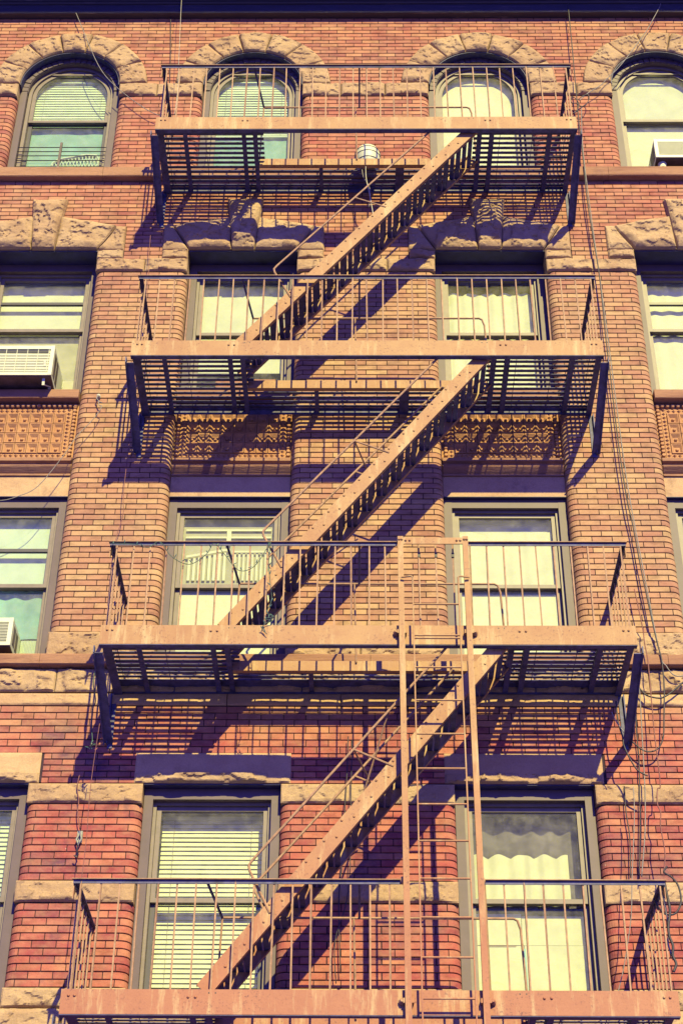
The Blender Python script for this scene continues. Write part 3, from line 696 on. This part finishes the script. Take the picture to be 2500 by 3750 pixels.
# ---------------------------------------------------------------- fire escape
fe = thing('fire_escape', 'salmon painted iron fire escape with four balconies and zigzag stairs on the brick front', 'fire escape', (2.55, -0.6, -15))
F = -1.137; X0, X1 = -0.01, 5.11
LV = [0.0, -3.633, -7.272, -10.825]
HX0, HX1, YI = 1.17, 3.92, -0.47
def shared(name, g, parent, locs, mat='iron', smooth=False):
    me = mk(name, g, mat)
    if smooth: me.polygons.foreach_set('use_smooth', [True]*len(me.polygons))
    for L in locs:
        o = bpy.data.objects.new(name, me); place(o, parent, L)
rivet = MB().lathe([(0.013, 0), (0.012, 0.006), (0.008, 0.011), (0.003, 0.013)], (0, 0, 0), 'y', 8)
for li, z in enumerate(LV):
    b = thing('balcony', None, None, (2.55, F, z-.21), parent=fe)
    g = MB().box(X0, X1, F, F+.010, z-.21, z); g.box(X0, X1, F+.010, F+.055, z-.008, z)
    obj('fascia', g, 'iron', b); obj('flange', MB().box(X0, X1, F+.003, F+.064, z-.218, z-.2105), 'dark_iron', b)  # lower flange kept separate to carry the iron's shade colour
    for s, x in ((1, X0), (-1, X1)):
        g = MB().box(min(x, x+s*.010), max(x, x+s*.010), F+.012, -.001, z-.14, z-.012); g.box(min(x+s*.010, x+s*.065), max(x+s*.010, x+s*.090), F+.064, -.001, z-.14, z-.132)
        obj('side_channel', g, 'dark_iron', b)
        xo = x - s*0.018
        g = MB().bar((xo-s*.03, F+.035, z-.275), (xo-s*.03, -.012, z-.68), .012, .055, (0, 0, 1)); g.bar((xo+s*.012, F+.045, z-.280), (xo+s*.012, -.012, z-.685), .084, .010, (0, 0, 1))
        g.box(xo-.006, xo+.006, -.055, -.003, z-.70, z-.145); g.box(min(xo, xo+s*.05), max(xo, xo+s*.05), -.014, -.003, z-.74, z-.145)
        g.box(xo-.036, xo-.024, F+.02, F+.08, z-.29, z-.215) if s > 0 else g.box(xo+.024, xo+.036, F+.02, F+.08, z-.29, z-.215)
        obj('bracket', g, 'dark_iron', b)
    for x in (0.31, 1.03, HX0, HX1, 4.07, 4.78):
        edge = x in (HX0, HX1); y1 = -.002
        g = MB().box(x-.004, x+.004, F+.064, y1, z-.10, z-.036); g.box(x-.004, x+.050, F+.064, y1, z-.106, z-.101)
        if edge: g.box(x-.006, x+.046, F+.064, YI, z-.115, z-.107)
        obj('joist', g, 'dark_iron', b)
    for x in (1.97, 2.93):
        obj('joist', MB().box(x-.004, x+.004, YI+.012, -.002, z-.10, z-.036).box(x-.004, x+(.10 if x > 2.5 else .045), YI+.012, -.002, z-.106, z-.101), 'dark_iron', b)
    g = MB().box(HX0+.05, HX1-.01, YI, YI+.010, z-.115, z-.004); g.box(HX0+.05, HX1-.01, YI+.01, YI+.055, z-.115, z-.107)
    obj('hatch_channel', g, 'iron', b)
    sw = 0.042
    for k in range(14):
        y = F+.084+k*.0775
        if y < YI-.02: segs = [(X0+.012, 1.29), (3.875, X1-.012)]
        else: segs = [(X0+.012, X1-.012)]
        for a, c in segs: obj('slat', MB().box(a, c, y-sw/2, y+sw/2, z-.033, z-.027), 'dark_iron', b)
    for x in [0.10+.47*i for i in range(3)] + [4.2, 4.6, 5.0]:  # tie rods between the slats
        obj('tie_rod', MB().tube([(x, F+.07, z-.0305), (x, -.03, z-.0305)], .0045, 4), 'dark_iron', b)
    obj('wall_ledger', MB().box(X0+.02, X1-.02, (-.165 if li == 2 else -.035), -.003, z-.052, z-.045).box(X0+.02, X1-.02, -.011, -.003, z-.12, z-.053), 'dark_iron', b)
    # railing
    top = z+.975
    gap = (2.85, 3.53) if li == 3 else None
    if li == 3: segs = [(X0-.01, gap[0]), (gap[1], X1+.01)]
    elif li == 2: segs = [(X0-.01, 2.855), (3.54, X1+.01)]
    else: segs = [(X0-.01, X1+.01)]
    for a, c in segs: obj('top_rail', MB().box(a, c, F-.012, F+.034, top-.007, top), 'rail_iron', b); obj('rail_angle', MB().box(a+.01, c-.01, F+.010, F+.018, top-.040, top-.008), 'dark_iron', b)
    if li == 3:
        for x in gap: obj('hinge', MB().lathe([(.022, -.03), (.03, -.01), (.03, .01), (.02, .03)], (x, F, top-.01), 'z', 10), 'iron', b)
    me = mk('baluster', MB().box(-.0072, .0072, -.0072, .0072, 0, .965), 'rail_iron')
    for k in range(31):
        x = .062+.1665*k
        if gap and gap[0]-.02 < x < gap[1]+.02: continue
        if li == 2 and (2.84 < x < 2.90 or 3.49 < x < 3.55): continue
        o = bpy.data.objects.new('baluster', me); place(o, b, (x+random.uniform(-.004, .004), F+.022, z)); o.rotation_euler = (random.uniform(-.006, .006), random.uniform(-.008, .008), R(random.uniform(-20, 20)))
        if li == 2 and 2.9 < x < 3.5: obj('collar', MB().box(x-.013, x+.013, F+.008, F+.034, z+.80, z+.85), 'black', b)
    for s, x in ((1, X0+.005), (-1, X1-.005)):
        obj('side_rail', MB().box(x-.004, x+.004, F+.03, -.002, top-.05, top).box(min(x, x+s*.04), max(x, x+s*.04), F+.03, -.002, top-.010, top-.002), 'dark_iron', b)
        for k in range(6):
            y = F+.022+.172*(k+1)
            o = bpy.data.objects.new('baluster', me); place(o, b, (x+s*.012, y, z-.012)); o.rotation_euler = (random.uniform(-.02, .02), 0, 0)
        obj('corner_plate', MB().add([(x-.004, F+.03, top-.05), (x-.004, F+.16, top-.05), (x-.004, F+.03, top-.17), (x+.004, F+.03, top-.05), (x+.004, F+.16, top-.05), (x+.004, F+.03, top-.17)],
             [(0, 1, 2), (5, 4, 3), (0, 3, 4, 1), (1, 4, 5, 2), (2, 5, 3, 0)]), 'iron', b)
    # hatch guard rail
    gy = -.56; gz = z+.85
    obj('guard_rail', MB().tube([(1.25, gy, gz), (3.84, gy, gz), (3.875, gy, gz-.02), (3.90, gy+.01, gz-.10), (3.93, gy+.03, z-.03)], .0115, 7), 'rail_iron', b)
    obj('guard_brace', MB().tube([(1.15, F+.02, top-.02), (1.25, gy, gz)], .013, 6), 'dark_iron', b)
    obj('guard_brace', MB().tube([(2.47, F+.02, top-.02), (2.47, gy, gz)], .011, 6), 'dark_iron', b)
    obj('guard_post', MB().tube([(2.42, gy, gz), (2.44, YI-.012, z-.03)], .010, 6), 'rail_iron', b)
    obj('guard_post', MB().tube([(1.25, gy, gz), (1.22, YI-.02, z-.03)], .010, 6), 'rail_iron', b)
    locs = [(x, F, z-.055) for x in (0.055, 0.105, 4.99, 5.04)]+[(x, F, z-.065) for x in (1.05, 1.11, 4.00, 4.06)]
    shared('rivet', rivet, b, locs)
    locs = [(x, F-.0005, z-.03) for x in (1.22, 1.275, 3.80, 3.855)]
    shared('bolt_hole', MB().lathe([(0.007, 0), (0.006, 0.0008)], (0, 0, 0), 'y', 8), b, locs, 'black')

# stairs
YF = -1.052
for li in range(3):
    zt, zb = LV[li], LV[li+1]
    s_ = thing('staircase', None, None, (1.2, -.8, zb), parent=fe)
    P1 = Vector((3.885, 0, zt-.07)); P0 = Vector((1.16, 0, zb+.02)); d = (P1-P0).normalized(); up = Vector((-d.z, 0, d.x)) if d.x > 0 else Vector((d.z, 0, -d.x))
    for y in (YF, YI-.035):
        g = MB()
        for (yy, w, h, off) in ((y, .145, .008, 0), (y+.022 if y < -.8 else y-.022, .007, .036, .071), (y+.022 if y < -.8 else y-.022, .007, .036, -.071)):
            a = P0+up*off; c = P1+up*off; g.bar((a.x, yy, a.z), (c.x, yy, c.z), w, h, (0, -1, 0))
        obj('stringer', g, 'iron', s_)
    n = 17; run = (P1-P0)/(n+0.6)
    tg = MB(); wd = (YI-.05)-(YF+.01)
    for k in range(3): tg.box(-.095+.066*k, -.095+.066*k+.050, YF+.010, YI-.045, -.004, .004)
    tme = mk('tread', tg, 'dark_iron')
    bt = MB()
    for k in range(n):
        p = P0+run*(k+0.8)
        o = bpy.data.objects.new('tread', tme); place(o, s_, (p.x, 0, p.z))
        for dx in (-.055, .055):
            bt.lathe([(0.012, .004), (0.011, 0.010), (0.006, 0.014)], (p.x+dx, YF, p.z+abs(dx)*.0+dx*.35+.028), 'y', 7)
    obj('bolts', bt, 'iron', s_, kind='stuff')
    # handrails
    k_ = 1.30
    def rz(x, h): return zt-.25-(3.75-x)*(P1.z-P0.z)/(P1.x-P0.x)+h
    rails = [(YF-.005, 3.42, 1.50)]
    if li: rails.append((YI-.055, 3.36, 1.52))
    for q, (y, xa, xb) in enumerate(rails):
        pts = [(xa, y, rz(xa, .62))] if not q else [(xa+.09, y, rz(xa, .60)), (xa+.015, y, rz(xa, .60)), (xa-.02, y, rz(xa-.02, .585))]
        pts += [(xb+.03, y, rz(xb+.03, .70)), (xb, y, rz(xb, .69)), (xb+.01, y, rz(xb, .64)), (xb+.20, y, rz(xb+.20, .0))]
        obj('handrail', MB().tube(pts, .0125, 7), 'rail_iron', s_)
        obj('rail_post', MB().tube([(2.42, y, rz(2.42, .655)), (2.78, y, rz(2.78, .03))], .010, 6), 'rail_iron', s_)
    if li: obj('cross_brace', MB().tube([(2.42, YF, rz(2.42, .655)), (2.60, YI-.055, rz(2.60, .30))], .009, 6), 'rail_iron', s_)
    if li == 2:
        obj('cross_brace', MB().tube([(2.75, YF, rz(2.75, .67)), (2.40, YI-.055, rz(2.40, .10))], .009, 6), 'rail_iron', s_)

# guide frame of the drop ladder
gd = thing('guide_frame', None, None, (3.19, F-.07, -15), parent=fe)
for x in (2.874, 3.515):
    obj('guide_rail', MB().box(x-.027, x+.027, F-.075, F-.063, -15.4, -6.28).box(x-.027, x-.019, F-.063, F-.03, -15.4, -6.28), 'iron', gd)
    for z in (-7.37, -10.93):
        obj('clamp', MB().box(x-.045, x+.045, F-.06, F-.001, z-.02, z+.02), 'iron', gd)
        s = -1 if x < 3 else 1
        obj('clamp_bolt', MB().lathe([(.024, -.02), (.03, 0), (.018, .02), (.010, .035)], (x+s*.055, F-.02, z), 'y', 9), 'iron', gd)
obj('cross_bar', MB().box(2.902, 3.487, F-.078, F-.066, -6.375, -6.30), 'iron', gd)
shared('rivet', rivet, gd, [(x, F-.079, -6.335) for x in (2.925, 2.965, 3.43, 3.465)]+[(x, F-.076, -6.32) for x in (2.862, 2.888, 3.503, 3.529)])

lad = thing('drop_ladder', 'long narrow iron drop ladder hanging in its guide frame below the third balcony', 'ladder', (3.19, F-.11, -15.2))
for x in (2.985, 3.425):
    obj('rail', MB().box(x-.006, x+.006, F-.125, F-.095, -15.2, -6.80), 'iron', lad)
    s = -1 if x < 3.2 else 1
    obj('hook', MB().tube([(x, F-.11, -6.98), (x-.0*s, F-.125, -6.80), (x+s*.02, F-.12, -6.785), (x+s*.11, F-.10, -6.785)], .0095, 6), 'iron', lad)
zr = -7.10; k = 0
shared('rung', MB().tube([(2.991, F-.11, 0), (3.419, F-.11, 0)], .0095, 7), lad, [(0, 0, -7.10-.3485*k) for k in range(23)]+[(0, 0, -7.50+.02)])

# ---------------------------------------------------------------- air conditioners
def ac(x0, x1, z0, z1, yf, yb, label, grille='lines', side='right', panel=None, under=True):
    a = thing('air_conditioner', label, 'air conditioner', ((x0+x1)/2, (yf+yb)/2, z0))
    g = MB(); t = .03
    g.box(x0, x1, yf+.02, yb, z0, z1); obj('case', g, 'white', a)
    g = MB(); rect_frame(g, x0-.004, x1+.004, z0-.004, z1+.004, .045, .05, .035, yf, yf+.019); obj('rim', g, 'white', a)
    if grille == 'lines':
        for k in range(9):
            z = z0+.05+(z1-z0-.11)*k/8; obj('louvre', MB().bar((x0+.045, yf+.010, z), (x1-.045, yf+.012, z), .004, .007, (0, -.7, .7)), 'metalgrey', a)
        for k in range(7):
            x = x0+.06+(x1-x0-.12)*k/6; obj('grille_rib', MB().box(x-.003, x+.003, yf+.002, yf+.008, z0+.04, z1-.052), 'white', a)
        obj('vent_slot', MB().box(x0+.08, x1-.06, yf+.012, yf+.0185, z1-.09, z1-.06), 'black', a)
    else:
        for k in range(14):
            z = z0+.04+(z1-z0-.08)*k/13; obj('louvre', MB().box(x0+.04, x1-.04, yf+.006, yf+.018, z-.003, z+.003), 'white', a)
    xs = x1 if side == 'right' else x0; s = 1 if side == 'right' else -1
    for k in range(2):
        ya = yf+.08+.13*k; g = MB().box(min(xs+s*.001, xs+s*.004), max(xs+s*.001, xs+s*.004), ya, ya+.10, z0+.06, z1-.05); obj('side_vent', g, 'acunder', a)
    obj('base_pan', MB().box(x0+.004, x1-.004, yf+.022, yb, z0-.012, z0-.001), 'acunder', a)
    if panel:
        g = MB(); p0, p1 = panel; n = 26; yy = yb-.02
        for k in range(n+1):
            x = p0+(p1-p0)*k/n; y = yy+(.012 if k % 2 else 0)
            g.v += [(x, y, z0-.02), (x, y, z1-.02)]
        for k in range(n): g.f.append((2*k, 2*k+2, 2*k+3, 2*k+1))
        obj('pleated_panel', g, 'white', a)
    return a
a = ac(-1.93, -1.07, -3.335, -2.90, -0.22, 0.40, 'cream box air conditioner with support strut, jutting from the left window above the tiled panel', panel=(-1.06, -.88))
obj('support_strut', MB().bar((-1.14, -.19, -3.13), (-1.12, .02, -3.36), .03, .012), 'white', a)
obj('support_strut', MB().bar((-1.16, -.215, -3.12), (-1.16, -.14, -3.43), .03, .012).bar((-1.16, -.14, -3.42), (-1.10, .0, -3.34), .012, .012), 'white', a)
ac(6.27, 6.95, 0.37, 0.70, -0.16, 0.40, 'grey cream air conditioner with ribbed face in the rightmost arched window', 'fine', 'left', panel=(6.02, 6.26))
ac(-1.95, -1.12, -6.87, -6.55, -0.10, 0.34, 'air conditioner with finely slotted side in the left window beside the third balcony', 'fine', 'right', panel=(-1.11, -.90))

# ---------------------------------------------------------------- small things
gr = thing('window_guard', 'thin wire guard rails with one grey post across the leftmost arched window', 'window guard', (-1.45, .10, .36))
for z in (.87, .79, .71, .62, .50):
    obj('wire', MB().tube([(-2.02, .12, z), (-.86, .12, z)], .0065, 5), 'black', gr)
obj('post', MB().box(-1.463, -1.433, .085, .11, .36, .93), 'acunder', gr)
ch = thing('patio_chair', 'white openwork plastic chair back behind the wire guard of the leftmost arched window', 'chair', (-1.25, .33, .50))
g = MB(); out = [(-1.60, .62), (-1.59, .78), (-1.52, .86), (-1.36, .90), (-1.15, .95), (-1.02, .94), (-.98, .86), (-.99, .62)]
g.tube([(x, .325, z) for x, z in out], .018, 6); obj('back_frame', g, 'white', ch)
g = MB()
for k in range(13):
    x = -1.57+k*.045; zt = .83+.10*min(1, k/9); g.bar((x, .326, .60), (x+.06, .326, zt), .008, .006); g.bar((x+.10, .327, .60), (x-.0, .327, zt), .008, .006)
obj('back_lattice', g, 'white', ch); obj('seat_edge', MB().box(-1.62, -.97, .30, .34, .57, .60), 'white', ch)
for x in (-1.60, -.99): obj('leg', MB().box(x-.02, x+.02, .31, .34, .40, .57), 'white', ch)

cup = thing('plastic_cup', 'small cream plastic tub with blue rim on the sill under the rightmost air conditioner', 'plastic tub', (6.36, -.05, .28))
obj('body', MB().lathe([(.045, 0), (.055, .04), (.058, .09), (.05, .11)], (6.36, -.04, .279), 'z', 16), 'white', cup, smooth=True)
obj('rim', MB().lathe([(.056, 0), (.060, .008), (.052, .022)], (6.36, -.04, .385), 'z', 16), 'tape', cup)
rl = thing('white_railing', 'pale slatted stair railing seen through the upper sash behind the string lights', 'railing', (1.03, .29, -5.85))  # made-up railing imitates a reflection in the glass
for z in (-5.165, -5.262): obj('rail', MB().box(.56, 1.50, .285, .30, z-.012, z+.012), 'cream', rl)  # rails, post and balusters here all belong to the reflection stand-in
obj('post', MB().box(1.01, 1.06, .28, .284, -5.38, -5.165), 'cream', rl)
for k in range(8):
    x = .60+.055*k; t = -5.55+.012*k; obj('baluster', MB().box(x, x+.030, .285, .298, -5.83, t), 'cream', rl)
for k in range(9):
    x = 1.10+.048*k; obj('baluster', MB().box(x, x+.024, .285, .298, -5.83, -5.47), 'cream', rl)
obj('rail', MB().bar((.58, .275, -5.53), (1.05, .275, -5.43), .010, .03, (0, 0, 1)).box(1.08, 1.52, .27, .282, -5.475, -5.45), 'cream', rl)
gb = thing('bucket', 'round white ribbed bucket with a dangling cable on the top balcony behind the rail', 'bucket', (2.575, -.30, .0))
g = MB().lathe([(.10, 0.0), (.13, .02), (.155, .10), (.165, .20), (.160, .28), (.135, .34), (.09, .375), (.02, .39)], (2.575, -.29, -.02), 'z', 24); obj('body', g, 'white', gb, smooth=True)
for zz, rr in ((.10, .158), (.20, .168), (.28, .163)):
    obj('hoop', MB().tube([(2.575+rr*math.cos(t*math.pi/12), -.29+rr*math.sin(t*math.pi/12), zz-.02) for t in range(25)], .004, 4), 'metalgrey', gb)

def cable(pts, y, r, mat, label, y2=None, cat='cable', group=None, name='cable'):
    n = len(pts); P = [(x, y if y2 is None else y+(y2-y)*i/max(1, n-1), z) for i, (x, z) in enumerate(pts)]
    out = []                                             # Catmull-Rom through the points
    for i in range(n-1):
        p0, p1, p2, p3 = (Vector(P[max(i-1, 0)]), Vector(P[i]), Vector(P[i+1]), Vector(P[min(i+2, n-1)]))
        for k in range(6):
            t = k/6; out.append(0.5*((2*p1)+(p2-p0)*t+(2*p0-5*p1+4*p2-p3)*t*t+(3*p1-p0-3*p2+p3)*t**3))
    out.append(Vector(P[-1]))
    return tag(obj(name, MB().tube(out, r, 5), mat, smooth=True), label, cat, group)
cable([(6.9, 4.0), (6.7, 3.61), (6.65, 3.46), (6.54, 3.21), (6.4, 2.91), (6.25, 2.65), (6.07, 2.34), (5.92, 2.11), (5.79, 1.95), (5.69, 1.81), (5.5, 1.64), (5.38, 1.5)], -.12, .006, 'greycable', 'grey cable slanting from the cornice across the rightmost arch to the coil')
cable([(5.38, 4.0), (5.38, 3.62), (5.37, 2.76), (5.36, 2.18), (5.35, 1.56), (5.34, 1.08), (5.34, .28), (5.33, -.31), (5.35, -1.07), (5.37, -1.66), (5.36, -2.61), (5.36, -3.28), (5.36, -4.24), (5.38, -5.0), (5.41, -5.36), (5.45, -6.04), (5.50, -6.67), (5.52, -6.88), (5.54, -7.06), (5.53, -7.37), (5.49, -7.72), (5.46, -7.93), (5.40, -8.05), (5.32, -8.09), (5.24, -8.07), (5.15, -7.98)], -.12, .0075, 'black', 'longest black cable running down the right pier from cornice and curling below the third balcony')
cable([(5.40, 1.4), (5.36, .8), (5.35, .1), (5.36, -.9), (5.38, -2.2), (5.39, -3.6), (5.41, -4.9), (5.47, -6.0), (5.53, -6.96), (5.58, -7.12), (5.63, -7.21), (5.69, -7.24), (5.8, -7.22)], -.115, .006, 'greycable', 'grey cable beside the long black one, bending right under the stone ledge')
cable([(5.36, 1.5), (5.41, 1.56), (5.49, 1.61), (5.51, 1.53), (5.45, 1.39), (5.38, 1.38), (5.36, 1.45), (5.33, 1.53), (5.28, 1.56), (5.27, 1.45), (5.35, 1.42), (5.35, 1.34), (5.31, 1.26), (5.27, 1.24)], -.13, .006, 'black', 'tangled loops of black cable at the upper right corner of the fire escape', cat='cable coil', name='cable_coil')
cable([(5.345, -6.2), (5.38, -6.67), (5.38, -6.88), (5.39, -7.09), (5.38, -7.35), (5.37, -7.69), (5.36, -7.96), (5.36, -8.33), (5.35, -8.52), (5.32, -8.55), (5.30, -8.71), (5.32, -8.81), (5.30, -8.95), (5.31, -9.22), (5.27, -9.45)], -.13, .006, 'redcable', 'reddish wire waving down the right pier to the lowest rail corner', y2=-.3)
cable([(5.28, -7.13), (5.28, -7.41), (5.26, -7.8), (5.24, -8.19), (5.22, -8.52), (5.18, -8.92), (5.10, -9.39)], -.12, .006, 'greycable', 'grey cable dropping beside the right bracket of the third balcony')
cable([(5.26, -7.33), (5.22, -7.77), (5.21, -8.15), (5.18, -8.49), (5.16, -8.75), (5.09, -9.38)], -.05, .006, 'black', 'black cable pressed to the wall below the right bracket')
cable([(5.0, -7.63), (5.0, -7.86), (5.03, -8.03), (5.03, -8.11), (5.07, -8.24), (5.13, -8.37), (5.19, -8.42), (5.23, -8.44)], -.30, .008, 'black', 'thick black cable end curling past the foot of the third balcony bracket')
cable([(4.91, -7.86), (4.94, -7.95), (5.01, -8.08)], -.5, .006, 'greycable', 'short grey cable inside the right bracket of the third balcony')
cable([(5.26, -7.33), (5.3, -7.39), (5.35, -7.45), (5.45, -7.48), (5.52, -7.47), (5.62, -7.4), (5.73, -7.3)], -.1, .009, 'black', 'sagging black cable across the rough stone band at right')
cable([(5.07, -8.58), (5.05, -8.89), (4.97, -9.49), (4.93, -9.83), (4.88, -10.07), (4.81, -10.35), (4.73, -10.60)], -.35, .0045, 'greycable', 'off white cable hanging behind the lowest rail at right')
cable([(5.04, -8.43), (5.03, -8.7), (5.04, -8.96), (5.01, -9.37)], -.05, .006, 'black', 'dark wire on the bricks right of the cafe curtain window')
cable([(5.27, -9.45), (5.23, -9.52), (5.29, -9.59), (5.33, -9.69), (5.33, -9.84), (5.27, -9.96), (5.19, -10.0), (5.12, -9.98), (5.06, -9.88)], -.5, .009, 'black', 'big black cable loop at the right end of the lowest balcony', y2=-.8, cat='cable coil', name='cable_coil')
cable([(5.12, -9.82), (5.13, -9.95), (5.14, -10.09), (5.11, -10.23), (5.11, -10.32), (5.13, -10.4), (5.12, -10.49), (5.14, -10.56), (5.11, -10.63)], -1.05, .012, 'black', 'knotted black cable bundle hanging on the lowest right rail corner', cat='cable bundle', name='cable_bundle')
cable([(5.10, -9.87), (5.11, -10.0), (5.12, -10.16), (5.12, -10.27), (5.1, -10.36), (5.13, -10.51)], -1.0, .008, 'greycable', 'grey cord twisted in the knotted bundle at the lowest right corner')
cable([(-1.75, 4.1), (-1.59, 3.67), (-1.43, 3.24), (-1.06, 2.25), (-.77, 1.8), (-.41, 1.42), (-.2, 1.26), (0.0, 1.18)], -.1, .0055, 'greycable', 'grey cable slanting from the cornice across the leftmost arch')
cable([(0.0, 4.1), (.01, 3.39), (.03, 2.8), (.06, 2.0), (.08, 1.5), (.07, 1.02)], -.3, .003, 'whitecable', 'thin pale wire dropping from the cornice to the top left rail corner')
cable([(-.17, 3.5), (-.16, 3.31), (-.10, 2.35), (-.06, 1.35), (-.08, .3)], -.03, .005, 'black', 'thin dark wire on the bricks between the two left arches')
cable([(-.51, -3.63), (-.49, -3.71), (-.46, -3.74), (-.53, -3.92), (-.70, -4.2), (-.80, -4.45), (-1.04, -4.9), (-1.24, -5.05), (-1.44, -5.12), (-1.8, -5.1)], -.10, .0045, 'greycable', 'pale cable hooked on the left pier and swinging over the tiled panel', y2=-.22)
cable([(-.11, -1.0), (-.10, -1.36), (-.08, -1.83), (-.09, -3.2), (-.11, -4.83), (-.09, -5.24), (-.14, -5.6), (-.14, -6.25)], -.12, .004, 'redcable', 'thin reddish wire down the left pier behind the left brackets')
cable([(-.02, -8.05), (-.04, -8.55), (-.04, -8.91), (-.03, -9.27), (-.04, -9.75)], -.6, .0035, 'redcable', 'thin wire down to the lowest left rail corner')
cable([(-.26, -8.32), (-.27, -8.46), (-.24, -8.6), (-.24, -8.71), (-.20, -8.90)], -.06, .005, 'redcable', 'short crooked wire above the iron hook on the left pier')
cable([(2.55, -.05), (2.55, -.23), (2.56, -.38), (2.60, -.65), (2.64, -.99)], -.45, .0055, 'whitecable', 'pale cable dangling from the white bucket past the top stair')
cable([(2.50, -.05), (2.52, -.28), (2.60, -.5), (2.59, -.82)], -.42, .0055, 'greycable', 'grey cable dangling beside the pale one under the white bucket')
cable([(2.36, -7.9), (2.35, -8.3), (2.33, -8.7), (2.32, -9.1), (2.28, -9.6), (2.30, -10.3)], -.06, .0055, 'black', 'black wire hanging on the middle pier behind the lowest stair')
cable([(2.40, -7.95), (2.39, -8.5), (2.37, -9.5), (2.25, -10.0), (2.26, -10.4)], -.08, .005, 'black', 'second black wire on the middle pier, bowing out near its foot')

hk = thing('wall_hook', 'rusty iron hook with a shackle fixed on the left pier of the lowest storey', 'hook', (-.2, -.03, -9.1))
obj('plate', MB().box(-.225, -.175, -.025, 0, -9.02, -8.90), 'metalgrey', hk)
obj('shackle', MB().tube([(-.20, -.04, -8.93), (-.175, -.05, -8.99), (-.20, -.06, -9.06), (-.225, -.05, -9.0), (-.20, -.04, -8.93)], .009, 6), 'metalgrey', hk)
obj('hook', MB().tube([(-.205, -.05, -9.05), (-.205, -.055, -9.12), (-.19, -.06, -9.16), (-.205, -.07, -9.19), (-.225, -.07, -9.17)], .008, 6), 'black', hk)
hk = thing('cable_anchor', 'small pale insulator knob on the left pier beside the tiled panel', 'cable anchor', (-.53, -.03, -3.6))
obj('knob', MB().lathe([(.020, 0), (.026, .015), (.018, .03), (.022, .045), (.01, .055)], (-.53, 0, -3.50), 'y', 10), 'whitecable', hk)
obj('eye', MB().tube([(-.53, -.05, -3.50), (-.545, -.06, -3.56), (-.50, -.08, -3.63), (-.47, -.08, -3.64)], .007, 5), 'greycable', hk)

sl_ = thing('string_lights', 'green cord of fairy lights looped along the left rail of the third balcony', 'string lights', (.8, F-.02, -7.3))
pts = [(-.01, -6.34), (.24, -6.35), (.38, -6.39), (.49, -6.32), (.62, -6.5), (.8, -6.59), (.96, -6.47), (1.03, -6.34), (1.14, -6.47), (1.29, -6.66), (1.44, -6.61), (1.56, -6.39), (1.59, -6.33), (1.58, -6.57), (1.6, -6.8), (1.62, -7.0), (1.58, -7.15), (1.65, -7.19), (1.56, -7.22), (1.64, -7.24), (1.57, -7.27), (1.54, -7.33), (1.59, -7.39)]
cc = cable(pts, F-.03, .0038, 'green', 'x'); me_ = cc.data; L_ = cc.location.copy(); bpy.data.objects.remove(cc)
o = bpy.data.objects.new('cord', me_); place(o, sl_, tuple(L_))
bm_ = mk('bulb', MB().lathe([(.004, 0), (.005, .012), (.006, .016), (.005, .03), (.002, .042)], (0, 0, 0), 'z', 6), 'bulb')
for i in range(len(pts)-1):
    for t in (0.15, 0.6):
        x = pts[i][0]*(1-t)+pts[i+1][0]*t; z = pts[i][1]*(1-t)+pts[i+1][1]*t
        o = bpy.data.objects.new('bulb', bm_); place(o, sl_, (x, F-.03, z)); o.rotation_euler = (random.uniform(-1, 1), random.uniform(-1.2, 1.2), 0)
dl = thing('hanging_lights', 'loose fairy light cord with bulb cluster below the left third balcony bracket', 'string lights', (-.13, -.4, -8.2))
pts = [(-.14, -7.2), (-.15, -7.32), (-.16, -7.49), (-.12, -7.69), (-.14, -7.79), (-.13, -7.98), (-.11, -8.12), (-.12, -8.19)]
cc = cable(pts, -.4, .0055, 'green', 'x'); me_ = cc.data; L_ = cc.location.copy(); bpy.data.objects.remove(cc)
o = bpy.data.objects.new('cord', me_); place(o, dl, tuple(L_))
for k in range(9):
    o = bpy.data.objects.new('bulb', bm_); place(o, dl, (-.12+random.uniform(-.03, .03), -.4+random.uniform(-.02, .02), -8.2+random.uniform(-.03, .04))); o.rotation_euler = (random.uniform(-1.5, 1.5), random.uniform(-1.5, 1.5), 0)
